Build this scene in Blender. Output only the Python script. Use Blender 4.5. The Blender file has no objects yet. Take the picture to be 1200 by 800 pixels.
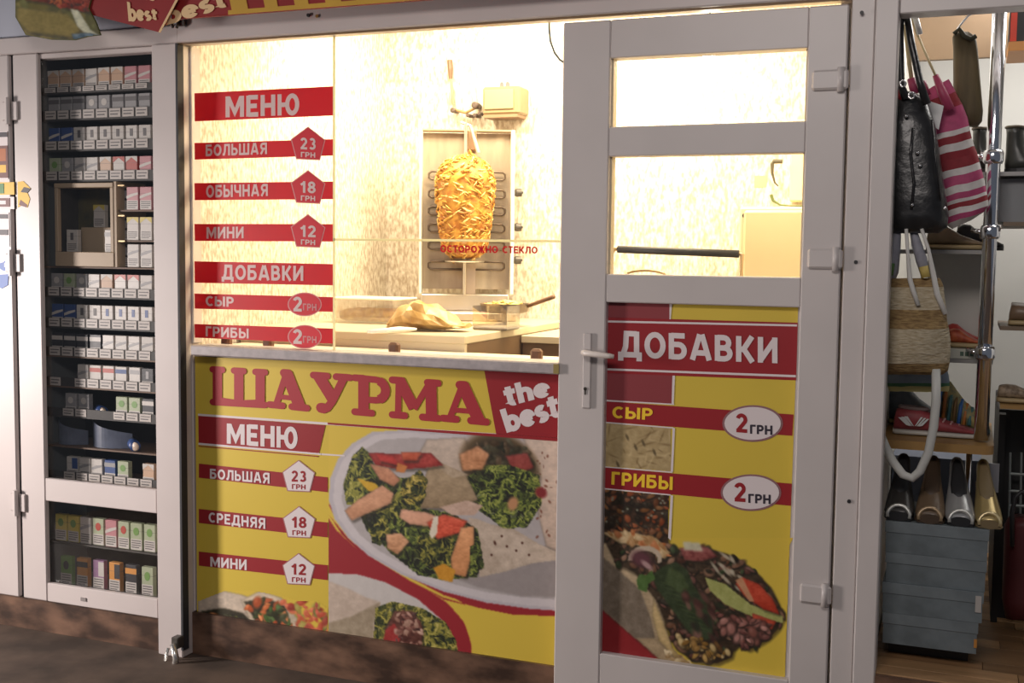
import bpy, bmesh, math, random
import numpy as np
from mathutils import Vector, Matrix
SC = bpy.context.scene
COL = SC.collection
rnd = random.Random(7)
nr = np.random.RandomState(5)

# ------------------------------------------------------------------ camera
FPX = 1352.0
YAW, PIT, ROL = 0.37766, 0.07607, -0.01193
CAMP = Vector((0, -3.4, 1.49))
_cy, _sy, _cp, _sp = math.cos(YAW), math.sin(YAW), math.cos(PIT), math.sin(PIT)
_f = Vector((-_sy*_cp, _cy*_cp, -_sp)); _r = Vector((_cy, _sy, 0)); _d = _f.cross(_r)
_cr, _sr = math.cos(ROL), math.sin(ROL)
RX = _r*_cr + _d*_sr; DN = -_r*_sr + _d*_cr; FW = _f
cd = bpy.data.cameras.new('camera'); cam = bpy.data.objects.new('camera', cd); COL.objects.link(cam)
cd.sensor_width = 36; cd.lens = FPX*36/1200; cd.clip_start = .05
M4 = Matrix((( RX.x, -DN.x, -FW.x, CAMP.x), (RX.y, -DN.y, -FW.y, CAMP.y), (RX.z, -DN.z, -FW.z, CAMP.z), (0, 0, 0, 1)))
cam.matrix_world = M4
SC.camera = cam

def at(px, py, Y=0.0):
    "world point on the upright plane y=Y seen at a pixel of the photograph (survey helper)"
    d = RX*(px-600) + DN*(py-400) + FW*FPX
    return CAMP + d*((Y-CAMP.y)/d.y)
def atz(px, py, z):
    d = RX*(px-600) + DN*(py-400) + FW*FPX
    return CAMP + d*((z-CAMP.z)/d.z)

# ------------------------------------------------------------------ world, light, exposure
w = bpy.data.worlds.new('world'); SC.world = w; w.use_nodes = True
w.node_tree.nodes['Background'].inputs[0].default_value = (.80, .86, 1, 1)
w.node_tree.nodes['Background'].inputs[1].default_value = .10
SC.view_settings.view_transform = 'Standard'; SC.view_settings.look = 'None'
SC.view_settings.exposure = 0; SC.view_settings.gamma = 1; SC.view_settings.use_curve_mapping = False
def area(name, loc, target, sx, sy, power, color):
    l = bpy.data.lights.new(name, 'AREA'); l.shape = 'RECTANGLE'; l.size = sx; l.size_y = sy
    l.energy = power; l.color = color
    o = bpy.data.objects.new(name, l); COL.objects.link(o); o.location = loc
    o.rotation_euler = (Vector(target)-Vector(loc)).to_track_quat('-Z', 'Y').to_euler()
    return o
area('passage_lamp', (-.6, -3.2, 2.9), (-1.2, 0, 1.1), 1.6, .5, 37, (1, .91, .86))
area('passage_lamp', (-5.75, -2.0, 1.25), (-2.9, 0, .6), .5, 1.2, 35, (1, .90, .85)).data.spread = math.radians(75)
area('kiosk_lamp', (-1.75, .98, 2.58), (-1.85, 1.50, 1.3), 1.4, .4, 62, (1, .84, .56))
area('kiosk_lamp', (-.85, .7, 2.62), (-.85, .8, 0), .5, .5, 26, (1, .84, .56))
area('shop_lamp', (.35, .8, 2.50), (.1, .9, 0), .7, .7, 20, (1, .97, .92))

# ------------------------------------------------------------------ materials
def s2l(c):
    c = c/255.0
    return c/12.92 if c <= .04045 else ((c+.055)/1.055)**2.4
def pc(r, g, b, k=1.5):
    return tuple(min(.92, s2l(v)*k) for v in (r, g, b))
_mats = {}
def mat(name, col, rough=.55, metal=0., var=.0, scale=30., bump=0., stretch=(1,1,1), col2=None, spec=.5, trans=0., thr=(.35,.65), detail=4.):
    if name in _mats: return _mats[name]
    m = bpy.data.materials.new(name); m.use_nodes = True; nt = m.node_tree; b = nt.nodes['Principled BSDF']
    b.inputs['Base Color'].default_value = (*col, 1); b.inputs['Roughness'].default_value = rough
    b.inputs['Metallic'].default_value = metal; b.inputs['Specular IOR Level'].default_value = spec
    if trans: b.inputs['Transmission Weight'].default_value = trans
    if var or bump or col2:
        tc = nt.nodes.new('ShaderNodeTexCoord'); mp = nt.nodes.new('ShaderNodeMapping'); mp.inputs['Scale'].default_value = stretch
        nz = nt.nodes.new('ShaderNodeTexNoise'); nz.inputs['Scale'].default_value = scale; nz.inputs['Detail'].default_value = detail
        nt.links.new(tc.outputs['Object'], mp.inputs[0]); nt.links.new(mp.outputs[0], nz.inputs['Vector'])
        if var or col2:
            rp = nt.nodes.new('ShaderNodeValToRGB'); rp.color_ramp.elements[0].position = thr[0]; rp.color_ramp.elements[1].position = thr[1]
            c2 = col2 or tuple(v*(1-var) for v in col)
            rp.color_ramp.elements[0].color = (*c2, 1); rp.color_ramp.elements[1].color = (*col, 1)
            nt.links.new(nz.outputs[0], rp.inputs[0]); nt.links.new(rp.outputs[0], b.inputs['Base Color'])
        if bump:
            bp = nt.nodes.new('ShaderNodeBump'); bp.inputs['Strength'].default_value = bump; bp.inputs['Distance'].default_value = .01
            nt.links.new(nz.outputs[0], bp.inputs['Height']); nt.links.new(bp.outputs[0], b.inputs['Normal'])
    _mats[name] = m; return m
def glass(name, gloss=.07, tint=(1, 1, 1)):
    if name in _mats: return _mats[name]
    m = bpy.data.materials.new(name); m.use_nodes = True; nt = m.node_tree; nt.nodes.remove(nt.nodes['Principled BSDF'])
    t = nt.nodes.new('ShaderNodeBsdfTransparent'); t.inputs[0].default_value = (*tint, 1)
    g = nt.nodes.new('ShaderNodeBsdfGlossy'); g.inputs['Roughness'].default_value = .02
    x = nt.nodes.new('ShaderNodeMixShader'); x.inputs[0].default_value = gloss
    nt.links.new(t.outputs[0], x.inputs[1]); nt.links.new(g.outputs[0], x.inputs[2])
    nt.links.new(x.outputs[0], nt.nodes['Material Output'].inputs[0])
    _mats[name] = m; return m
def emit(name, col, s):
    m = bpy.data.materials.new(name); m.use_nodes = True; b = m.node_tree.nodes['Principled BSDF']
    b.inputs['Emission Color'].default_value = (*col, 1); b.inputs['Emission Strength'].default_value = s
    return m
def vcol(name, rough=.5):
    if name in _mats: return _mats[name]
    m = bpy.data.materials.new(name); m.use_nodes = True; nt = m.node_tree
    a = nt.nodes.new('ShaderNodeAttribute'); a.attribute_name = 'Col'
    nt.links.new(a.outputs[0], nt.nodes['Principled BSDF'].inputs['Base Color'])
    nt.nodes['Principled BSDF'].inputs['Roughness'].default_value = rough
    _mats[name] = m; return m

def film(name, col, tl):
    m = bpy.data.materials.new(name); m.use_nodes = True; nt = m.node_tree; b = nt.nodes['Principled BSDF']; b.inputs['Base Color'].default_value = (*col, 1); b.inputs['Roughness'].default_value = .4
    tr_ = nt.nodes.new('ShaderNodeBsdfTranslucent'); tr_.inputs[0].default_value = (*col, 1); x = nt.nodes.new('ShaderNodeMixShader'); x.inputs[0].default_value = tl
    nt.links.new(b.outputs[0], x.inputs[1]); nt.links.new(tr_.outputs[0], x.inputs[2]); nt.links.new(x.outputs[0], nt.nodes['Material Output'].inputs[0]); return m
PVC = mat('white_plastic', (.60, .535, .515), .38, var=.07, scale=3, bump=.02)
PVCR = mat('white_plastic_door', (.60, .55, .53), .38, var=.07, scale=3, bump=.02)
RUB = mat('dark_seal', (.03, .03, .035), .7)
GLASS = glass('window_glass', .05)
CGLASS = glass('cabinet_glass', .06)
STEEL = mat('steel', (.75, .73, .70), .28, .9, var=.15, scale=8, stretch=(1, 1, .2))
CHROME = mat('chrome', (.82, .84, .90), .12, 1.)
DMET = mat('dark_metal', (.10, .09, .08), .45, .6)
RED = mat('print_red', pc(128, 26, 32), .45, var=.06, scale=2)
REDB = film('sticker_red', (.46, .008, .016), .18)
YEL = mat('print_yellow', pc(184, 160, 58, 1.45), .45, var=.06, scale=2)
YELT = mat('letter_yellow', pc(205, 165, 40, 1.6), .5)
WHP = mat('print_white', pc(190, 180, 180, 1.45), .45)
WINE = mat('print_wine', pc(118, 48, 52), .45)
TITLE = mat('print_title_red', pc(140, 30, 40), .5)
DARKT = mat('print_dark', pc(40, 34, 44), .5)
BLK = mat('black', (.02, .02, .022), .5)

# ------------------------------------------------------------------ mesh helpers
class MB:
    def __init__(s): s.v = []; s.f = []; s.mi = []; s.cur = 0
    def add(s, vs, fs):
        o = len(s.v); s.v += [tuple(p) for p in vs]
        for f in fs: s.f.append(tuple(i+o for i in f)); s.mi.append(s.cur)
        return s
    def box(s, x0, x1, y0, y1, z0, z1, c=0):
        if x0 > x1: x0, x1 = x1, x0
        if y0 > y1: y0, y1 = y1, y0
        if z0 > z1: z0, z1 = z1, z0
        c = min(c, (x1-x0)*.45, (y1-y0)*.45, (z1-z0)*.45)
        if c <= 0:
            vs = [(x, y, z) for x in (x0, x1) for y in (y0, y1) for z in (z0, z1)]
            return s.add(vs, [(0,1,3,2),(4,6,7,5),(0,4,5,1),(2,3,7,6),(0,2,6,4),(1,5,7,3)])
        bm = bmesh.new(); bmesh.ops.create_cube(bm, size=1)
        for v in bm.verts: v.co = Vector(((x0+x1)/2+v.co.x*(x1-x0), (y0+y1)/2+v.co.y*(y1-y0), (z0+z1)/2+v.co.z*(z1-z0)))
        bmesh.ops.bevel(bm, geom=bm.edges[:], offset=c, segments=1, affect='EDGES', profile=.5)
        bm.verts.index_update(); s.add([v.co[:] for v in bm.verts], [tuple(v.index for v in f.verts) for f in bm.faces]); bm.free(); return s
    def tube(s, pts, r, n=8, closed=False):
        pts = [Vector(p) for p in pts]; m = len(pts); rs = r if isinstance(r, (list, tuple)) else [r]*m
        vs = []; fs = []; up = None
        for i, p in enumerate(pts):
            a = pts[i-1] if (i > 0 or closed) else p; b = pts[(i+1) % m] if (i < m-1 or closed) else p
            t = (b-a).normalized()
            if up is None: up = Vector((0, 0, 1)) if abs(t.z) < .9 else Vector((0, 1, 0))
            x = t.cross(up)
            if x.length < 1e-4: x = t.cross(Vector((1, .3, .2)))
            x.normalize(); y = x.cross(t).normalized(); up = y
            for k in range(n):
                an = 2*math.pi*k/n; vs.append(p + x*math.cos(an)*rs[i] + y*math.sin(an)*rs[i])
        for i in range(m if closed else m-1):
            j = (i+1) % m
            for k in range(n): fs.append((i*n+k, j*n+k, j*n+(k+1) % n, i*n+(k+1) % n))
        if not closed: fs += [tuple(range(n)), tuple(range((m-1)*n, m*n))]
        return s.add(vs, fs)
    def lathe(s, prof, c, n=24, jit=0, axis='z', rx=1, ry=1):
        vs = []; fs = []
        for (r, h) in prof:
            for k in range(n):
                a = 2*math.pi*k/n; q = r*(1+(rnd.uniform(-jit, jit) if jit else 0)); x, y = q*math.cos(a)*rx, q*math.sin(a)*ry
                if axis == 'z': vs.append((c[0]+x, c[1]+y, c[2]+h))
                elif axis == 'y': vs.append((c[0]+x, c[1]+h, c[2]+y))
                else: vs.append((c[0]+h, c[1]+x, c[2]+y))
        m = len(prof)
        for i in range(m-1):
            for k in range(n): fs.append((i*n+k, i*n+(k+1) % n, (i+1)*n+(k+1) % n, (i+1)*n+k))
        fs += [tuple(range(n)), tuple(range((m-1)*n, m*n))]
        return s.add(vs, fs)
    def rings(s, rings, cap=True):
        n = len(rings[0]); vs = [p for r in rings for p in r]; fs = []
        for i in range(len(rings)-1):
            for k in range(n): fs.append((i*n+k, i*n+(k+1) % n, (i+1)*n+(k+1) % n, (i+1)*n+k))
        if cap: fs += [tuple(range(n)), tuple(range((len(rings)-1)*n, len(rings)*n))]
        return s.add(vs, fs)
    def prism(s, pts, y0, y1):
        "pts: (x, z) outline"
        n = len(pts); vs = [(x, y0, z) for x, z in pts] + [(x, y1, z) for x, z in pts]
        return s.add(vs, [tuple(range(n)), tuple(range(2*n-1, n-1, -1))] + [(i, (i+1) % n, n+(i+1) % n, n+i) for i in range(n)])
    def slab(s, pts, z0, z1):
        n = len(pts); vs = [(x, y, z0) for x, y in pts] + [(x, y, z1) for x, y in pts]
        return s.add(vs, [tuple(range(n)), tuple(range(2*n-1, n-1, -1))] + [(i, (i+1) % n, n+(i+1) % n, n+i) for i in range(n)])
    def build(s, name, mats, parent=None, smooth=False):
        off = parent['_o'] if parent is not None and '_o' in parent else None
        if off is None and parent is not None and parent.parent is not None and '_o' in parent.parent: off = parent.parent['_o']
        ox, oy, oz = off if off is not None else (0, 0, 0)
        me = bpy.data.meshes.new(name)
        me.from_pydata([(a-ox, b-oy, c-oz) for a, b, c in s.v], [], s.f)
        ml = mats if isinstance(mats, (list, tuple)) else [mats]
        for m in ml: me.materials.append(m)
        if len(ml) > 1: me.polygons.foreach_set('material_index', s.mi)
        bm = bmesh.new(); bm.from_mesh(me); bmesh.ops.recalc_face_normals(bm, faces=bm.faces[:]); bm.to_mesh(me); bm.free()
        if smooth: me.polygons.foreach_set('use_smooth', [True]*len(me.polygons))
        o = bpy.data.objects.new(name, me); COL.objects.link(o)
        if parent is not None: o.parent = parent
        return o
def thing(name, label, cat, loc=(0, 0, 0), group=None):
    o = bpy.data.objects.new(name, None); COL.objects.link(o); o.location = loc; o['_o'] = tuple(loc); o.empty_display_size = .05
    o['label'] = label; o['category'] = cat
    if group: o['group'] = group
    return o
def tag(o, label, cat, group=None):
    o['label'] = label; o['category'] = cat
    if group: o['group'] = group
    return o
def struct(o): o['kind'] = 'structure'; return o
def stuff(o): o['kind'] = 'stuff'; return o
def sempty(name, loc=(0, 0, 0)):
    o = bpy.data.objects.new(name, None); COL.objects.link(o); o.location = loc; o['_o'] = tuple(loc); o['kind'] = 'structure'; return o
def bx(name, m, parent, *a, c=0): return MB().box(*a, c=c).build(name, m, parent)
def rect(px0, py0, px1, py1, Y=0):
    a = at(px0, py0, Y); b = at(px1, py1, Y); return a.x, b.x, b.z, a.z      # x0,x1,z0,z1
def copy_tree(o):
    c = o.copy(); COL.objects.link(c)
    for ch in list(o.children):
        d = ch.copy(); COL.objects.link(d); d.parent = c
        for g in list(ch.children):
            e = g.copy(); COL.objects.link(e); e.parent = d
    return c

# flat print: polygons lying on an upright plane
def flatpts(pts, Y): return [tuple(at(x, y, Y)) for x, y in pts]
def fl(name, pts, m, parent, Y, holes=None):
    mb = MB(); p = flatpts(pts, Y); mb.add(p, [tuple(range(len(p)))]); return mb.build(name, m, parent)
def ellpx(cx, cy, rx, ry, n=40, rot=0):
    return [(cx+rx*math.cos(a)*math.cos(rot)-ry*math.sin(a)*math.sin(rot), cy+rx*math.cos(a)*math.sin(rot)+ry*math.sin(a)*math.cos(rot)) for a in [2*math.pi*k/n for k in range(n)]]
def arc(cx, cy, rx, ry, a0, a1, n=10): return [(cx+rx*math.cos(math.radians(a0+(a1-a0)*i/n)), cy+ry*math.sin(math.radians(a0+(a1-a0)*i/n))) for i in range(n+1)]
G = {}   # glyph: (width, strokes, ) stroke width .2 of the cap height
G['М'] = (.95, [[(.1,0),(.1,1)],[(.85,0),(.85,1)],[(.14,.95),(.475,.22),(.81,.95)]])
G['Е'] = (.62, [[(.1,0),(.1,1)],[(.1,.91),(.6,.91)],[(.1,.5),(.55,.5)],[(.1,.09),(.62,.09)]])
G['Н'] = (.75, [[(.1,0),(.1,1)],[(.65,0),(.65,1)],[(.1,.5),(.65,.5)]])
G['Ю'] = (1.12, [[(.1,0),(.1,1)],[(.1,.5),(.45,.5)],arc(.76,.5,.26,.41,0,360,24)])
G['О'] = (.82, [arc(.41,.5,.31,.41,0,360,24)])
G['Б'] = (.7, [[(.1,0),(.1,1)],[(.1,.91),(.62,.91)],[(.1,.57)]+arc(.38,.33,.22,.24,90,-90,10)+[(.1,.09)]])
G['Ь'] = (.68, [[(.1,0),(.1,1)],[(.1,.57)]+arc(.36,.33,.22,.24,90,-90,10)+[(.1,.09)]])
G['Ы'] = (.95, [G['Ь'][1][0],G['Ь'][1][1],[(.85,0),(.85,1)]])
G['Л'] = (.76, [[(.66,0),(.66,1)],[(.66,.91),(.26,.91),(.23,.35),(.14,.1),(0,.09)]])
G['Ш'] = (1.08, [[(.1,0),(.1,1)],[(.54,0),(.54,1)],[(.98,0),(.98,1)],[(.1,.09),(.98,.09)]])
G['А'] = (.84, [[(.09,0),(.38,1)],[(.75,0),(.46,1)],[(.2,.28),(.64,.28)]])
G['Я'] = (.74, [[(.64,0),(.64,1)],[(.64,.91)]+arc(.33,.69,.2,.22,90,270,10)+[(.64,.47)],[(.38,.47),(.1,0)]])
G['Ч'] = (.72, [[(.62,0),(.62,1)],[(.1,1),(.1,.65)]+arc(.3,.62,.2,.2,180,270,6)+[(.62,.42)]])
G['И'] = (.76, [[(.1,0),(.1,1)],[(.66,0),(.66,1)],[(.12,.12),(.64,.88)]])
G['Д'] = (.88, [[(.08,-.14),(.08,.2)],[(.8,-.14),(.8,.2)],[(.0,.1),(.88,.1)],[(.7,.1),(.7,1)],[(.7,.91),(.3,.91),(.27,.4),(.17,.1)]])
G['В'] = (.7, [[(.1,0),(.1,1)],[(.1,.91)]+arc(.34,.71,.2,.2,90,-90,8)+[(.1,.51)],[(.1,.51)]+arc(.37,.3,.22,.21,90,-90,8)+[(.1,.09)]])
G['К'] = (.72, [[(.1,0),(.1,1)],[(.1,.47),(.3,.5),(.62,1)],[(.3,.5),(.64,0)]])
G['С'] = (.72, [arc(.41,.5,.31,.41,48,312,18)])
G['Р'] = (.68, [[(.1,0),(.1,1)],[(.1,.91)]+arc(.36,.67,.22,.24,90,-90,10)+[(.1,.43)]])
G['Г'] = (.56, [[(.1,0),(.1,1)],[(.1,.91),(.56,.91)]])
G['Т'] = (.6, [[(.3,0),(.3,1)],[(0,.91),(.6,.91)]])
G['Ж'] = (.95, [[(.475,0),(.475,1)],[(.1,1),(.38,.5),(.1,0)],[(.85,1),(.57,.5),(.85,0)]])
G['1'] = (.42, [[(.3,0),(.3,1)],[(.05,.68),(.3,.88)]])
G['2'] = (.62, [arc(.31,.68,.2,.23,165,-25,12)+[(.12,.09)],[(.04,.09),(.6,.09)]])
G['3'] = (.62, [arc(.3,.71,.18,.2,150,-90,10),arc(.3,.3,.21,.21,90,-150,10)])
G['8'] = (.64, [arc(.32,.72,.18,.19,0,360,16),arc(.32,.29,.21,.2,0,360,18)])
G['t'] = (.46, [[(.2,.92),(.2,.2)]+arc(.32,.2,.12,.11,180,290,5),[(0,.66),(.44,.66)]])
G['h'] = (.6, [[(.1,0),(.1,1.0)],[(.1,.45)]+arc(.29,.42,.19,.19,150,0,8)+[(.48,0)]])
G['e'] = (.6, [arc(.3,.34,.21,.25,0,320,16),[(.1,.34),(.5,.34)]])
G['b'] = (.62, [[(.1,0),(.1,1.0)],arc(.33,.33,.2,.24,0,360,18)])
G['s'] = (.5, [arc(.25,.46,.15,.14,40,270,8)[:-1]+arc(.25,.19,.16,.13,90,-140,8)])
G[' '] = (.4, [])
def strip(mb, pl, w, fmap):
    pl = [Vector((*p, 0)) for p in pl]; closed = (pl[0]-pl[-1]).length < 1e-3 and len(pl) > 3
    if closed: pl = pl[:-1]
    n = len(pl); L = []; Rr = []
    for i, p in enumerate(pl):
        a = pl[i-1] if (i or closed) else None; b = pl[(i+1) % n] if (i < n-1 or closed) else None
        ds = []
        if a is not None: ds.append((p-a).normalized())
        if b is not None: ds.append((b-p).normalized())
        t = sum(ds, Vector()).normalized(); nn = Vector((-t.y, t.x, 0)); c = max(.5, nn.dot(Vector((-ds[0].y, ds[0].x, 0))))
        L.append(p+nn*w/2/c); Rr.append(p-nn*w/2/c)
    e = 3e-5*(len(mb.f) % 97)*.35
    vs = [(c[0], c[1]-e, c[2]) for c in (fmap(q.x, q.y) for q in L+Rr)]
    mb.add(vs, [(i, (i+1) % n, n+(i+1) % n, n+i) for i in range(n if closed else n-1)])
def text(s, quad, m, parent, Y, t=.2, gap=.13, name='lettering', xs=1):
    "quad: TL, TR, BR, BL pixels of the cap height box"
    W = sum(G[c][0]+gap for c in s)-gap; mb = MB(); x = 0; TL, TR, BR, BL = [Vector((*q, 0)) for q in quad]
    def fmap(u0, v):
        u = (u0)/W; p = (BL*(1-u)+BR*u)*(1-v) + (TL*(1-u)+TR*u)*v
        return tuple(at(p.x, p.y, Y))
    for c in s:
        for st in G[c][1]: strip(mb, [(a+x, b) for a, b in st], t, fmap)
        x += G[c][0]+gap
    return mb.build(name, m, parent)

# ------------------------------------------------------------------ the setting
ZB = 2.214                                   # underside of the head beam
XL0 = at(17, 400).x; XL1 = at(20.5, 400).x    # gap beside the neighbouring door
XC0 = at(49.5, 400).x; XC1 = at(181, 400).x    # cabinet glass
XP = at(213, 400).x                          # right edge of the post
XD0 = at(654, 440).x; XD1 = at(982, 400).x   # door leaf
XJ = at(1011.5, 420).x; XS = at(1040, 400).x
GY = .06                                     # plane of the kiosk glass and poster
CONC = mat('dark_concrete', (.125, .085, .062), .8, col2=(.055, .038, .028), scale=5, bump=.25, detail=9)
STONE = mat('brown_marble', (.20, .11, .07), .4, col2=(.045, .024, .016), scale=7, detail=10, thr=(.38, .68), stretch=(1, 1, 2.2))
TILE = mat('mottled_wall_panel', (.80, .76, .68), .45, col2=(.47, .39, .30), scale=80, detail=6, thr=(.36, .62), stretch=(1, 1, .42), bump=.05)
TILEB = mat('pale_wall', (.82, .78, .70), .6, var=.08, scale=8)
GREYW = mat('grey_wall', (.50, .52, .60), .7, var=.08, scale=2)
SHOPW = mat('shop_wall', (.56, .55, .53), .7, var=.12, scale=2)
f = struct(bx('floor', CONC, None, -4.6, 1.6, -6, .5, -.06, 0))
wf = sempty('wall_front')
bx('kickboard', STONE, wf, -4.6, XP-.001, .018, .06, .0005, .128)
KT = .158
bx('kickboard', STONE, wf, XP, XD0+.02, .045, .10, .0005, KT-.001)
bx('panel', PVC, wf, XP, XD0, GY+.008, GY+.05, KT, 1.112)
bx('fascia', GREYW, wf, -4.6, XP+.02, .02, .08, ZB+.07, 3.0)
bx('fascia', mat('fascia_grey', (.42, .37, .34), .6), wf, XP+.021, XS, .02, .08, ZB+.09, 3.0)
t = sempty('trim_1')                          # head beam over cabinet, window and door
bx('beam', PVC, t, -4.6, XP, -.005, .075, ZB, ZB+.062, c=.004)
bx('beam', PVC, t, XP+.0005, XS, -.012, .075, ZB, ZB+.088, c=.004)
bx('shade_strip', mat('beam_shadow_gap', (.20, .12, .06), .6), t, XP+.002, XD1, -.004, .0, ZB-.007, ZB-.0005)  # brown strip standing in for the line of shade under the beam
MB().lathe([(.006, 0), (.006, -.006)], tuple(at(362, 18, -.012)), 10, axis='y').build('screw', BLK, t)
MB().lathe([(.004, 0), (.006, -.004)], tuple(at(372, 19, -.012)), 10, axis='y').build('hook', mat('brass', (.5, .3, .1), .4, .8), t)
struct(bx('trim_light_stop', PVCR, None, XD0+.01, XJ, .062, .0705, DB0, 2.235) if False else bx('trim_light_stop', PVCR, None, XD1-.03, XJ, .0705, .11, .0005, 2.6))  # unseen stop added behind the jamb against light leaking past the door
# post between the cabinet and the kiosk window, and jamb and post right of the door
t = sempty('trim_2'); bx('post', PVC, t, at(183.5, 400).x, XP, -.012, .10, .0005, ZB-.001, c=.004)
bx('seal', RUB, t, XP-.0055, XP+.0035, -.0135, .02, .03, ZB-.002)
t = sempty('trim_3')
bx('jamb', PVCR, t, XD1+.008, XJ, .0, .07, .0005, ZB-.001, c=.003)
bx('post', PVCR, t, XJ+.002, XS, -.012, .07, .0005, 2.8, c=.004)
for px, py in ((1010, 15), (1003, 307), (995, 587)):
    MB().lathe([(.0055, .002), (.0055, -.004)], tuple(at(px, py, 0 if px != 1010 else -.012)), 10, axis='y').build('screw_hole', BLK, t)
# shop front beam, right
bx('beam', PVCR, sempty('trim_4'), XS+.001, 1.6, -.01, .07, at(1052, 17).z, 3.0, c=.003)
# neighbouring door, far left
d1 = sempty('door_1')
zb1 = at(10, 697).z
bx('leaf', PVC, d1, -4.3, XL0, -.004, .06, zb1, ZB-.001, c=.004)
bx('seal', RUB, d1, XL0, XL1+.002, .012, .06, zb1, ZB-.003)
for y in (130, 308, 588):
    p = at(21, y)
    MB().tube([(XL0+.006, -.016, p.z-.05), (XL0+.006, -.016, p.z+.05)], .010, 10).box(XL0-.03, XL0+.004, -.010, -.002, p.z-.035, p.z+.035, c=.003).box(XL1, XL1+.03, -.010, -.002, p.z-.035, p.z+.035, c=.003).build('hinge', PVC, d1)
# cabinet sash
w1 = sempty('window_1')
zs0 = at(110, 713).z; zm0 = at(117, 594).z; zm1 = at(117, 567).z; zt = at(110, 64).z; xr = at(183.5, 400).x-.0008
bx('stile', PVC, w1, XL1+.002, XC0, 0, .022, zs0, ZB-.001, c=.004)
bx('stile', PVC, w1, XC1, xr, 0, .06, zs0, ZB-.001, c=.004)
bx('rail', PVC, w1, XC0, XC1, .001, .022, zs0, at(117, 692).z, c=.003)
bx('rail', PVC, w1, XC0, XC1, .001, .022, zm0, zm1, c=.003)
bx('rail', PVC, w1, XC0, XC1, .012, .06, zt, ZB-.001, c=.003)
bx('pane', CGLASS, w1, XC0, XC1, .0225, .0265, zm1, zt)
bx('pane', CGLASS, w1, XC0, XC1, .0225, .0265, at(117, 692).z, zm0)
bx('drain_cap', mat('cap_grey', (.25, .22, .21), .6), w1, *[at(95, 702).x, at(101, 702).x], -.003, .002, at(98, 704).z, at(98, 700).z)
# kiosk interior
wl = struct(bx('wall_left', TILE, None, -2.74, -2.66, .10, 1.62, .1, 2.68))
struct(bx('wall_back', TILE, None, -2.74, -.24, 1.62, 1.70, .1, 2.68))
struct(bx('wall_right', TILEB, None, -.30, -.235, .071, 1.61, .1, 2.68))
struct(bx('floor', mat('kiosk_floor', (.3, .26, .2), .6, var=.2, scale=6), None, -2.66, -.30, .1005, 1.62, .04, .1))
struct(bx('ceiling', TILEB, None, -2.74, -.235, .081, 1.70, 2.68, 2.74))
bx('shelf_board', mat('cream_board', (.80, .74, .60), .4, var=.05), wf, XP+.001, XD0+.005, GY+.052, .398, 1.075, 1.132)
# kiosk window
w2 = sempty('window_2')
bx('frame', PVC, w2, XP, at(228, 400, GY).x-.002, GY-.004, GY+.05, 1.15, ZB-.001, c=.003)
bx('frame', PVC, w2, XP, at(229, 600, GY).x, GY-.008, GY+.0075, KT, 1.112, c=.003)
bx('pane', GLASS, w2, at(228, 400, GY).x-.0015, XD0+.01, GY+.004, GY+.010, 1.149, ZB-.002)
LB = film('glass_edge', (.80, .78, .60), .6)
xm = at(391.5, 250, GY).x; zj = at(520, 281.5, GY).z
bx('glass_joint', LB, w2, xm, XD0-.001, GY-.003, GY+.0035, zj-.004, zj+.004)
bx('glass_edge', LB, w2, xm-.003, xm+.003, GY-.003, GY+.0035, 1.1495, at(391, 100, GY).z+.3)
SILL = mat('grey_sill', (.47, .42, .42), .45, col2=(.38, .34, .34), scale=40)
bx('sill', SILL, w2, at(227, 400).x-.01, XD0+.004, -.008, GY+.05, at(228, 416).z, 1.1495, c=.004)
bx('end_cap', mat('brass_cap', (.32, .24, .08), .5), w2, XD0-.012, XD0+.006, -.012, -.0085, at(652, 438).z+.002, at(652, 425).z-.003)

# ------------------------------------------------------------------ shawarma door
d2 = sempty('door_2')
zt2 = at(830, 62).z; z1b = at(830, 145).z; z2t = at(825, 181).z; z2b = at(825, 323).z; z3t = at(820, 357).z; z3b = at(810, 781).z
xa = at(711, 300).x; xb = at(938.5, 325).x; DB = .10
bx('stile', PVCR, d2, XD0, xa, 0, .06, DB, 2.197, c=.004)
bx('stile', PVCR, d2, xb, XD1, 0, .06, DB, 2.197, c=.004)
for a, b in ((zt2, 2.197), (z2t, z1b), (z3t, z2b), (DB, z3b)): bx('rail', PVCR, d2, xa, xb, .0012, .06, a, b, c=.003)
BEAD = mat('glazing_bead', (.55, .46, .33), .5)
for a, b in ((z1b, zt2), (z2b, z2t)):
    bx('bead', BEAD, d2, xa, xa+.006, .02, .055, a, b); bx('bead', BEAD, d2, xb-.006, xb, .02, .055, a, b)
    bx('pane', GLASS, d2, xa+.006, xb-.006, .030, .036, a, b)
for y, x0, x1 in ((95, 950, 991), (303, 945, 985), (693, 936, 972)):
    p = at(x0, y); q = at(x1, y); h = bx('hinge', PVCR, d2, p.x+.004, XD1+.006, -.014, .0, p.z-.028, p.z+.028, c=.006)
    MB().tube([(q.x-.012, -.008, p.z-.034), (q.x-.012, -.008, p.z+.034)], .0105, 12).build('pin', PVCR, h, smooth=True)
p0, p1, pz0, pz1 = rect(683, 392, 693.5, 478)
lp = bx('lock_plate', PVCR, d2, at(684, 420).x, at(693.5, 420).x, -.009, .0, at(688, 478).z, at(688, 390).z, c=.003)
kz = at(687, 455); MB().lathe([(.0055, 0), (.0055, -.003)], (kz.x, -.009, kz.z), 14, axis='y').box(kz.x-.0022, kz.x+.0022, -.012, -.009, kz.z-.018, kz.z).build('keyhole', DMET, lp)
kz = at(688, 412)
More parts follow.
